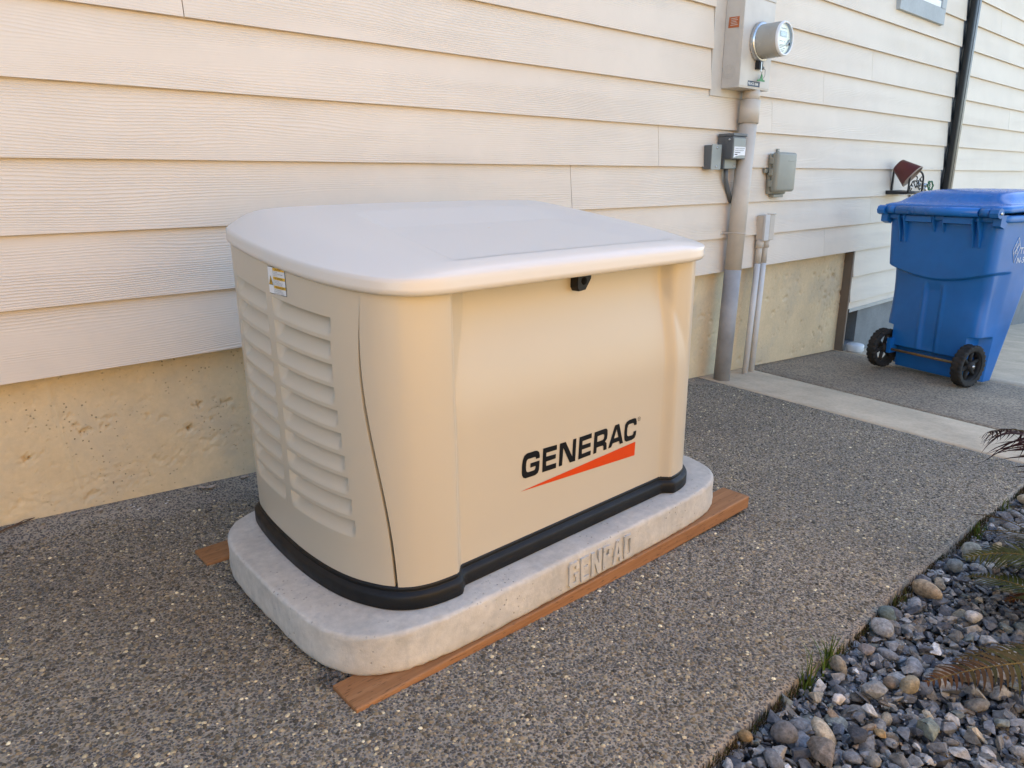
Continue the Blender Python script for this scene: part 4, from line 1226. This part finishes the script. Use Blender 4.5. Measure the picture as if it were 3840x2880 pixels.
for a in (0, 2.09, 4.19): tube('spoke', [wc, wc + .030 * (math.cos(a) * wu + math.sin(a) * wv)], .004, M['green_wheel'], whl, 6)
tube('stem', [wc + wa * .006, (5.945, -.07, .421)], .006, M['steel'], tp, 10)
box('tap_pipe_cover', (5.83, 5.95), (-.0125, -.0055), (.29, .372), M['conduit'], house, .001)

cp = thing('cleanout_cap', 'round white plastic cleanout cap on the ground at the wall', 'pipe cap', (5.06, -.062, gz(5.06, -.062)))
zc_ = gz(5.06, -.062)
lathe('pipe_stub', [(.050, -.03), (.050, .02)], (5.06, -.062, zc_), (0, 0, 1), M['pvc_white'], cp, 32)
lathe('cap', [(.050, .012), (.056, .012), (.058, .016), (.058, .052), (.054, .058), (.0001, .059)], (5.06, -.062, zc_), (0, 0, 1), M['white_vinyl'], cp, 36)

# ------------------------------------------------------------------ wheeled bin
BC = np.array([4.516, -.669, -.659]); BA = np.array([-.2514, -.9679, 0]); BB = np.array([.9679, -.2514, 0]); BZ = np.array([0, 0, 1.0])
def BW(P):
    P = np.asarray(P, float); return BC + P[..., 0:1] * BA + P[..., 1:2] * BB + P[..., 2:3] * BZ
binn = thing('wheeled_bin', 'blue wheeled recycling bin with its back and black wheels facing the camera', 'wheeled bin', tuple(BC))
def rrect(hw, b0, b1, r, n=36):
    """rounded rectangle in (a, b), counter-clockwise, 4*n points"""
    P = []
    for (ca, cb, a0) in ((hw - r, b0 + r, -math.pi / 2), (hw - r, b1 - r, 0), (-hw + r, b1 - r, math.pi / 2), (-hw + r, b0 + r, math.pi)):
        for i in range(8): 
            a = a0 + i / 7 * math.pi / 2; P.append((ca + r * math.cos(a), cb + r * math.sin(a)))
    P = np.array(P + [P[0]]); s = np.concatenate([[0], np.cumsum(np.linalg.norm(np.diff(P, axis=0), axis=1))])
    q = np.linspace(0, s[-1], 4 * n, endpoint=False)
    return np.stack([np.interp(q, s, P[:, 0]), np.interp(q, s, P[:, 1])], -1)
zr = np.linspace(.012, .935, 200)
Vn = []
for z in zr:
    f = (z - .012) / .92
    hw = .277 + .046 * f; b0 = .030 - .055 * f; b1 = .262 + .21 * f
    P = rrect(hw, b0, b1, .05, 90)
    a, b = P[:, 0].copy(), P[:, 1].copy()
    back = np.clip((b0 + .10 - b) / .10, 0, 1)
    side = sm(.0, .10, (b1 + b0) / 2 - b)
    zc = .575 + .055 * np.abs(a / .3) ** 1.8
    low = 1 - sm(-.008, .008 , z - zc)
    stepd = (.014 + .038 * np.abs(a / .3) ** 2) * low * (1 - .8 * sm(.06, .42, .62 - z))
    b += stepd * back
    a -= np.sign(a) * (np.abs(a) / hw) ** 3 * .020 * low * side * (1 - .75 * sm(.14, .45, .62 - z))
    groove = sm(.056, .030, np.abs(a - .0)) * sm(.10, .18, z) * sm(.57, .50, z)
    b += .012 * groove * back
    ridge = np.exp(-((np.abs(a) - .058) / .010) ** 2) * sm(.12, .2, z) * sm(.57, .5, z)
    b -= .004 * ridge * back
    if z < .275:
        well = (b < .150)
        a = np.where(well, np.clip(a, -.222, .222), a)
    if z < .150:
        b = np.where((b < .14) & (np.abs(a) < .235), b + .055 * sm(.150, .132, z), b)
    Vn.append(BW(np.stack([a, b, np.full_like(a, z)], -1)))
nn = len(Vn[0])
Fb = grid_faces(len(zr), nn, True).tolist(); Fb.append(list(range(nn))[::-1])
body = mesh('body', np.concatenate(Vn), Fb, M['blue'], binn, True)
# rim
rimV = []
for hw, b0, b1, z in ((.325, -.028, .474, .905), (.345, -.040, .500, .905), (.350, -.045, .505, .912), (.350, -.045, .505, .938), (.344, -.040, .498, .943), (.318, -.015, .47, .943), (.315, -.012, .468, .90)):
    rimV.append(BW(np.concatenate([rrect(hw, b0, b1, .055, 40), np.full((160, 1), z)], 1)))
mesh('rim', np.concatenate(rimV), grid_faces(len(rimV), 160, True), M['blue'], binn, True)
lidV = []
lift = lambda b: .012 + .030 * np.clip(b, 0, 1)                 # the lid sits slightly open towards the front
for hw, b0, b1, z, r in ((.335, -.050, .52, .945, .05), (.352, -.062, .535, .944, .06), (.356, -.066, .540, .950, .06), (.356, -.066, .540, .966, .06), (.350, -.060, .532, .975, .06), (.332, -.040, .515, .982, .06), (.322, -.010, .50, .984, .06), (.312, .018, .485, .990, .06),
                         (.290, .050, .462, 1.012, .07), (.272, .078, .440, 1.030, .07), (.255, .10, .425, 1.040, .07), (.20, .14, .38, 1.048, .06), (.10, .20, .32, 1.052, .05), (.01, .255, .265, 1.053, .004)):
    P = rrect(hw, b0, b1, r, 40)
    lidV.append(BW(np.concatenate([P, (z + lift(P[:, 1]))[:, None]], 1)))
lid_o = mesh('lid', np.concatenate(lidV), grid_faces(len(lidV), 160, True), M['blue_lid'], binn, True)
bw = lambda a, b, z: tuple(BW(np.array([a, b, z])))
tube('hinge_bar', [bw(-.235, -.075, .957), bw(.235, -.075, .957)], .0235, M['blue_lid'], binn, 20)
for sgn in (-1, 1):
    tube('hinge_knuckle', [bw(sgn * .242, -.075, .957), bw(sgn * .292, -.075, .957)], .021, M['blue'], binn, 18)
    kb = bmesh.new()
    kk = tube('handle_end', [bw(sgn * .300, -.078, .955), bw(sgn * .345, -.078, .955)], .027, M['blue'], binn, 8, True, False)
    for a0 in (.195, .228):
        prof_ = [(-.060, .945), (-.070, .915), (-.056, .88), (-.040, .84), (-.030, .80), (-.026, .772), (-.014, .772), (-.010, .84), (-.010, .945)]
        V_ = [bw(sgn * a0 + d, b, z) for d in (-.0035, .0035) for b, z in prof_]
        n_ = len(prof_)
        F_ = [list(range(n_))[::-1], [n_ + i for i in range(n_)]] + [[i, (i + 1) % n_, n_ + (i + 1) % n_, n_ + i] for i in range(n_)]
        mesh('hinge_rib', V_, F_, M['blue'], binn)
    prof_ = [(-.060, .945), (-.060, .89), (-.020, .875), (.0, .90), (.0, .945)]
    V_ = [bw(sgn * .322 + d, b, z) for d in (-.020, .020) for b, z in prof_]; n_ = len(prof_)
    mesh('handle_bracket', V_, [list(range(n_))[::-1], [n_ + i for i in range(n_)]] + [[i, (i + 1) % n_, n_ + (i + 1) % n_, n_ + i] for i in range(n_)], M['blue'], binn)
    lathe('pivot_bolt', [(.0001, .004), (.009, .004), (.009, 0)], bw(sgn * .346, -.078, .955), BA * sgn, M['steel'], binn, 12)
for a0 in (-.028, .028):
    prof_ = [(-.055, .935), (-.050, .89), (-.030, .85), (-.020, .84), (-.012, .935)]
    V_ = [bw(a0 + d, b, z) for d in (-.0035, .0035) for b, z in prof_]; n_ = len(prof_)
    mesh('hinge_rib', V_, [list(range(n_))[::-1], [n_ + i for i in range(n_)]] + [[i, (i + 1) % n_, n_ + (i + 1) % n_, n_ + i] for i in range(n_)], M['blue'], binn)
for sgn in (-1, 1):
    V_ = [bw(sgn * a, b, z) for a in (.034, .190) for b, z in ((-.058, .925), (-.058, .895), (-.02, .888), (-.02, .925))]
    mesh('back_rail', V_, [[0, 1, 2, 3], [7, 6, 5, 4]] + [[i, i + 4, (i + 1) % 4 + 4, (i + 1) % 4] for i in range(4)], M['blue'], binn)
tube('axle', [bw(-.26, .012, .122), bw(.26, .012, .122)], .008, M['brass'], binn, 12)
for sgn in (-1, 1):
    V_ = [bw(sgn * a, b, z) for a in (.205, .228) for b, z in ((-.01, .19), (-.005, .10), (.05, .10), (.09, .19))]
    mesh('axle_lug', V_, [[0, 1, 2, 3], [7, 6, 5, 4]] + [[i, i + 4, (i + 1) % 4 + 4, (i + 1) % 4] for i in range(4)], M['blue'], binn)
    wr = put('wheel', None, binn)
    n = 120; th = np.linspace(0, 2 * np.pi, n, endpoint=False)
    teeth = (np.mod(th * 26 / (2 * np.pi), 1) < .52)
    teeth2 = (np.mod(th * 26 / (2 * np.pi) + .5, 1) < .52)
    prof_ = [(.088, -.024, 0), (.108, -.029, 0), (.118, -.028, 1), (.121, -.018, 1), (.116, -.010, 0), (.1155, 0, 0), (.116, .010, 0), (.121, .018, 2), (.118, .028, 2), (.108, .029, 0), (.088, .024, 0)]
    V_ = []
    for r_, aa, k in prof_:
        rr = np.full(n, r_)
        if k == 1: rr = rr - .0075 * ~teeth
        if k == 2: rr = rr - .0075 * ~teeth2
        V_.append(BW(np.stack([np.full(n, sgn * .262 + aa), .012 + rr * np.cos(th), .122 + rr * np.sin(th)], -1)))
    mesh('tyre', np.concatenate(V_), grid_faces(len(prof_), n, True), M['rubber'], wr)
    ctr_ = bw(sgn * .262, .012, .122)
    rim_ = lathe('rim', [(.086, -.020), (.091, -.020), (.091, .020), (.086, .020), (.082, .008), (.082, -.008)], ctr_, BA, M['rubber'], wr, 40, True, True)
    lathe('hub', [(.0001, -.028), (.022, -.028), (.026, -.012), (.026, .012), (.022, .028), (.0001, .028)], ctr_, BA, M['rubber'], rim_, 24)
    lathe('bolt', [(.0001, .034), (.007, .034), (.008, .026)], ctr_, -BA if sgn < 0 else BA, M['steel'], rim_, 12)
    for i in range(6):
        a = i * math.pi / 3 + .3
        p0 = np.array([sgn * .262, .012 + .02 * math.cos(a), .122 + .02 * math.sin(a)]); p1 = np.array([sgn * .262, .012 + .087 * math.cos(a), .122 + .087 * math.sin(a)])
        tube('spoke', [BW(p0), BW(p1)], [.012, .010], M['rubber'], rim_, 8)
# emblem and lettering on the side, cut by the picture's edge
def on_side(u, v, w): 
    f = (v - .012) / .92; return tuple(BW(np.array([.277 + .046 * f + .0022, u, v])))
dm = [(.173, .825), (.205, .767), (.177, .690), (.143, .756)]
tube('emblem_outline', [on_side(u, v, 0) for u, v in dm + dm[:1]], .0014, M['white'], body, 6)
for k in range(3):
    tube('emblem_flame', [on_side(.174 + (.018 - .006 * k) * math.sin(t_ * 3.0 - 1.5) * (1 if k != 1 else -1), .735 + .06 * t_, 0) for t_ in np.linspace(0, 1, 12)], .0012, M['white'], body, 6)
text_mesh('bin_lettering', 'THE', .050, lambda u, v, w: on_side(.210 + u, .735 + v, w), M['white'], body)
text_mesh('bin_lettering', 'N-5', .045, lambda u, v, w: on_side(.200 + u, .685 + v, w), M['white'], body)

# ------------------------------------------------------------------ fern
fern = thing('sword_fern', 'sword fern with olive and browned fronds reaching over the gravel', 'fern', (1.72, -2.09, gz(1.72, -2.09) - .03))
def bez(P0, P1, P2, t): return ((1 - t) ** 2)[:, None] * P0 + (2 * t * (1 - t))[:, None] * P1 + (t ** 2)[:, None] * P2
def frond(tip, mid, base, width, pairs, c_tip, c_base, curl=0.25, droop=.15, wob=.15, thin=1.0, start=.16):
    P0, P1, P2 = (np.asarray(q, float) for q in (base, mid, tip))
    V, F, CO = [], [], []
    tt = np.linspace(0, 1, 26); sp = bez(P0, P1, P2, tt)
    tv, tf = tube_vf(sp, np.linspace(.0028, .0008, 26), 5, False)
    V += [np.array(v) for v in tv]; F += tf; CO += [(.16, .115, .04)] * len(tv)
    pairs = int(pairs * .80); ts = np.linspace(start, .995, pairs)
    pos = bez(P0, P1, P2, ts); tg = bez(P0, P1, P2, np.clip(ts + .01, 0, 1.2)) - bez(P0, P1, P2, ts - .01)
    for i in range(pairs):
        d = tg[i] / np.linalg.norm(tg[i]); up = np.array([0, 0, 1.0]); sd = np.cross(d, up); sd /= np.linalg.norm(sd); up = np.cross(sd, d)
        L = width * (math.sin(min(1, (1 - ts[i]) * 2.1 + .06) * math.pi / 2) ** .8) * rng.uniform(.88, 1.06)
        mixc = np.clip((ts[i] - .45) / .5 + rng.normal(0, .12), 0, 1)
        c = np.array(c_base) * (1 - mixc) + np.array(c_tip) * mixc
        c = c * rng.uniform(.75, 1.25)
        for sg in (-1, 1):
            w0 = .0044 * thin * (0.6 + .4 * L / width); n0 = len(V)
            cu = curl * rng.uniform(.6, 1.4); dr = droop * rng.uniform(.5, 1.5) + rng.normal(0, wob * .3)
            K = 5
            for k in range(K + 1):
                s = k / K
                q = pos[i] + sd * sg * L * s * math.cos(cu * s) + d * L * (.32 * s + cu * s * s * .8) + up * (L * (.10 * s - dr * s * s) + rng.normal(0, .0003))
                wd = w0 * (1 - s ** 2.2) * (1 if k else .55) + .0003
                V.append(q - d * wd + up * .0006); V.append(q + d * wd - up * .0004)
                CO += [tuple(c * (1 - .15 * s))] * 2
            for k in range(K): F.append([n0 + 2 * k, n0 + 2 * k + 1, n0 + 2 * k + 3, n0 + 2 * k + 2])
    CO = np.concatenate([np.array(CO), np.ones((len(CO), 1))], 1)
    return mesh('frond', np.array(V), F, M['leafattr'], fern, False, None, CO)
OL, GR, BR, RB, MR = (.060, .056, .010), (.036, .050, .009), (.075, .045, .018), (.11, .045, .018), (.034, .009, .009)
cb = np.array([1.72, -2.09, -.45])
g_ = lambda x, y, h: (x, y, gz(x, y) + h)
frond((2.17, -1.600, -.190), (2.02, -1.80, -.02), cb, .100, 64, MR, MR, .9, .75, .6, 1.15)
frond((2.30, -1.66, -.43), (2.06, -1.86, -.26), cb, .080, 52, OL, GR, .3, .25)
frond((2.02, -1.66, -.41), (1.93, -1.86, -.27), cb, .082, 52, BR, GR, .3, .25)
frond((2.205, -1.600, -.445), (1.98, -1.80, -.30), cb, .070, 40, RB, OL, .35, .3)
frond((1.790, -1.690, -.385), (1.93, -1.86, -.30), cb, .088, 48, OL, GR, .30, .25)
frond((1.775, -1.697, -.425), (1.74, -1.83, -.34), cb, .066, 40, OL, GR, .28, .2)
frond((1.470, -1.778, -.452), (1.62, -1.90, -.40), cb, .040, 40, BR, BR, .5, .3, .4, .7)
frond((1.335, -1.768, -.440), (1.52, -1.91, -.365), cb, .062, 50, RB, GR, .32, .25)
frond((1.86, -1.70, -.40), (1.88, -1.90, -.28), cb, .080, 46, OL, GR, .3, .2)
frond((1.80, -1.780, -.462), (1.86, -1.84, -.44), (1.98, -1.90, -.43), .030, 26, RB, RB, .4, .1)
for tip_, mid_ in (((2.35, -2.1, -.4), (2.0, -2.05, -.1)), ((2.2, -2.5, -.4), (1.95, -2.3, -.08)), ((1.7, -2.7, -.38), (1.7, -2.35, -.05)), ((1.5, -2.55, -.4), (1.6, -2.3, -.1)), ((2.3, -1.88, -.36), (2.05, -1.98, -.12))):
    frond(tip_, mid_, cb, .075, 44, OL, GR)

# grass tufts along the slab edge
def tuft(x, y, n, hgt, spread, lbl, c=(.07, .11, .018)):
    V, F, CO = [], [], []
    z0 = gz(x, y) - .03
    for _ in range(n):
        bx, by = x + rng.normal(0, spread), y + rng.normal(0, spread * .45)
        by = min(by, float(edge_y(bx)) - .004)
        a = rng.uniform(0, 6.28); L = hgt * rng.uniform(.5, 1.15); lean = rng.uniform(.15, .75); w = rng.uniform(.0010, .0020)
        d = np.array([math.cos(a), math.sin(a), 0]); sd = np.array([-d[1], d[0], 0]); n0 = len(V)
        cc = np.array(c) * rng.uniform(.6, 1.5) * (np.array([1.5, 1.05, 1.0]) if rng.random() < .2 else 1)
        for k in range(6):
            s = k / 5
            q = np.array([bx, by, z0]) + d * L * lean * s ** 1.6 + np.array([0, 0, (L + .02) * (s - .28 * lean * s * s)])
            ww = w * (1 - s ** 2) + .0002
            V += [q - sd * ww, q + sd * ww]; CO += [(*cc, 1)] * 2
        for k in range(5): F.append([n0 + 2 * k, n0 + 2 * k + 1, n0 + 2 * k + 3, n0 + 2 * k + 2])
    tag(mesh('grass_tuft', np.array(V), F, M['leafattr'], None, False, None, np.array(CO)), lbl, 'grass', 'grass tufts at the walkway edge')
tuft(1.205, -1.600, 26, .055, .012, 'bright green grass tuft at the walkway edge, nearest the camera')
tuft(1.305, -1.598, 40, .060, .024, 'wider green grass tuft beside the pitted beige cobble')
tuft(1.660, -1.604, 24, .028, .022, 'low flat weed sprouting at the edge near the tan boulder', (.06, .075, .02))
tuft(2.250, -1.604, 26, .040, .020, 'short green grass tuft below the reddish fern frond')
tuft(2.530, -1.604, 20, .040, .022, 'grass tuft farthest along the walkway by the cream stone')
# moss and dead grass along the joint
V, F, CO = [], [], []
for _ in range(5200):
    x = rng.uniform(.75, 3.1); y = float(edge_y(x)) - abs(rng.normal(0.001, .006)); n0 = len(V)
    if math.sin(x * 9) + math.sin(x * 23 + 1) < -.6 and rng.random() < .8: continue
    z = gz(x, y) - rng.uniform(.0, .02) - .004
    a = rng.uniform(0, 6.28); L = rng.uniform(.004, .012); d = np.array([math.cos(a), math.sin(a) * .6, 0])
    q = np.array([x, y, z]); t_ = q + d * L * .6 + np.array([0, 0, L]); s_ = np.array([-d[1], d[0], 0]) * .0014
    V += [q - s_, q + s_, t_]; F.append([n0, n0 + 1, n0 + 2])
    c = np.array([(.05, .045, .018), (.07, .05, .025), (.035, .045, .012), (.05, .03, .016)][rng.integers(4)]) * rng.uniform(.7, 1.4)
    CO += [(*c, 1)] * 3
tag(mesh('moss', np.array(V), F, M['leafattr'], None, False, None, np.array(CO)), 'brown-green moss and dead grass along the slab edge', 'moss', kind='stuff')

# ------------------------------------------------------------------ litter by the wall
def leaf(x, y, L, rot, lbl, curl=.4, mat='leaf_dry'):
    n, m = 9, 5
    U, W = np.meshgrid(np.linspace(-1, 1, n), np.linspace(-1, 1, m))
    wid = np.sqrt(np.clip(1 - U ** 2, 0, 1)) * .5 * (1 - .25 * U)
    X = U * L / 2; Y = W * wid * L / 2
    Zl = curl * L * (.35 * W ** 2 * wid + .18 * U ** 2) + .0012 * np.sin(U * 9 + W * 5)
    c, s = math.cos(rot), math.sin(rot)
    P = np.stack([x + X * c - Y * s, y + X * s + Y * c, gz(x, y) + .004 + Zl], -1)
    tag(mesh('dry_leaf', P.reshape(-1, 3), grid_faces(m, n), M[mat], None, True), lbl, 'leaf', 'dry leaves by the foundation')
leaf(.640, .000, .034, .4, 'curled pale dry leaf on the slab by the wall, left of the generator', .9)
leaf(.618, .012, .028, 2.0, 'brown-pink dry leaf touching the curled pale one', .6)
leaf(.345, .010, .024, 1.1, 'small crumpled dry leaf at the wall below the spalled concrete', 1.0)
leaf(.752, .022, .030, .2, 'flat pale dry leaf half hidden behind the generator base', .3)
leaf(.285, .024, .022, .5, 'dry leaf beside the broken twig at the far left', .3)
leaf(.205, -.004, .014, .8, 'tiny pale leaf scrap on the slab near the twig', .2)
tw = thing('twig', 'thin brown twig lying against the wall foot at the left edge', 'twig', (.15, .03, gz(.15, .03)))
tube('stem', [(.09, .005, gz(.09, .005) + .004), (.13, .022, gz(.13, .02) + .007), (.16, .032, gz(.16, .03) + .005), (.196, .043, gz(.19, .04) + .008)], [.002, .0024, .002, .0012], M['twig'], tw, 7)
tube('side_shoot', [(.15, .029, gz(.15, .03) + .006), (.172, .030, gz(.17, .03) + .014), (.19, .038, gz(.19, .04) + .010)], [.0014, .001, .0008], M['twig'], tw, 6)
V, F = [], []
for cx_, cy_ in ((.42, .009), (.431, -.018), (.437, -.014), (.478, -.046), (.514, -.010), (.516, .007), (.505, -.02), (.425, -.002)):
    n0 = len(V); r_ = rng.uniform(.003, .006)
    for i in range(7):
        a = i / 7 * 6.283; V.append((cx_ + r_ * rng.uniform(.6, 1.2) * math.cos(a), cy_ + r_ * .6 * rng.uniform(.6, 1.2) * math.sin(a), gz(cx_, cy_) + .0025))
    F.append(list(range(n0, n0 + 7)))
tag(mesh('paint_flecks', V, F, M['chip']), 'white paint flecks spilled on the slab below the foundation', 'paint flecks', kind='stuff')

# ------------------------------------------------------------------ a fence added out of frame, in full sun, to bounce warm light
fn = thing('bounce_fence', 'unseen board fence added behind the camera to bounce warm sunlight', 'fence', (.5, -3.6, -.5))
b0 = None
for i in range(22):
    x = -1.1 + i * .145
    if b0 is None:
        b0 = box('bounce_board', (x, x + .138), (-3.62, -3.60), (-.55, 1.75), M['fence'], fn)
    else:
        c = b0.copy(); C.objects.link(c); c.parent = fn; c.location = (i * .145, 0, 0)
for z_ in (-.2, 1.5): box('bounce_rail', (-1.1, 2.08), (-3.68, -3.625), (z_, z_ + .09), M['fence'], fn)

# ------------------------------------------------------------------ a hedge added behind the camera's left, out of frame, to block low sky
hd_ = thing('shade_hedge', 'dense green hedge added out of view to block low sky light from the left', 'shade_hedge', (-6.0, -2.0, -.35))
U, W = np.meshgrid(np.linspace(0, 1, 70), np.linspace(0, 1, 50))
ang = (W - .5) * np.pi
HXx = -6.0 + .55 * np.cos(ang * .98) + .09 * rng.normal(size=U.shape); HZz = -.4 + 2.6 * (.5 + .5 * np.sin(ang)) + .08 * rng.normal(size=U.shape)
HYy = -4.5 + 4.3 * U + .05 * rng.normal(size=U.shape)
hc = np.array([.035, .055, .018]) * rng.uniform(.5, 1.6, U.shape)[..., None]
mesh('crown', np.stack([HXx, HYy, HZz], -1).reshape(-1, 3), grid_faces(50, 70), M['leafattr'], hd_, False, None, np.concatenate([hc, np.ones(U.shape + (1,))], -1).reshape(-1, 4))
for i in range(5): tube('trunk', [(-6.05, -4.2 + i * .95, -.45), (-6.05, -4.2 + i * .95, .6)], [.04, .03], M['twig'], hd_, 8)
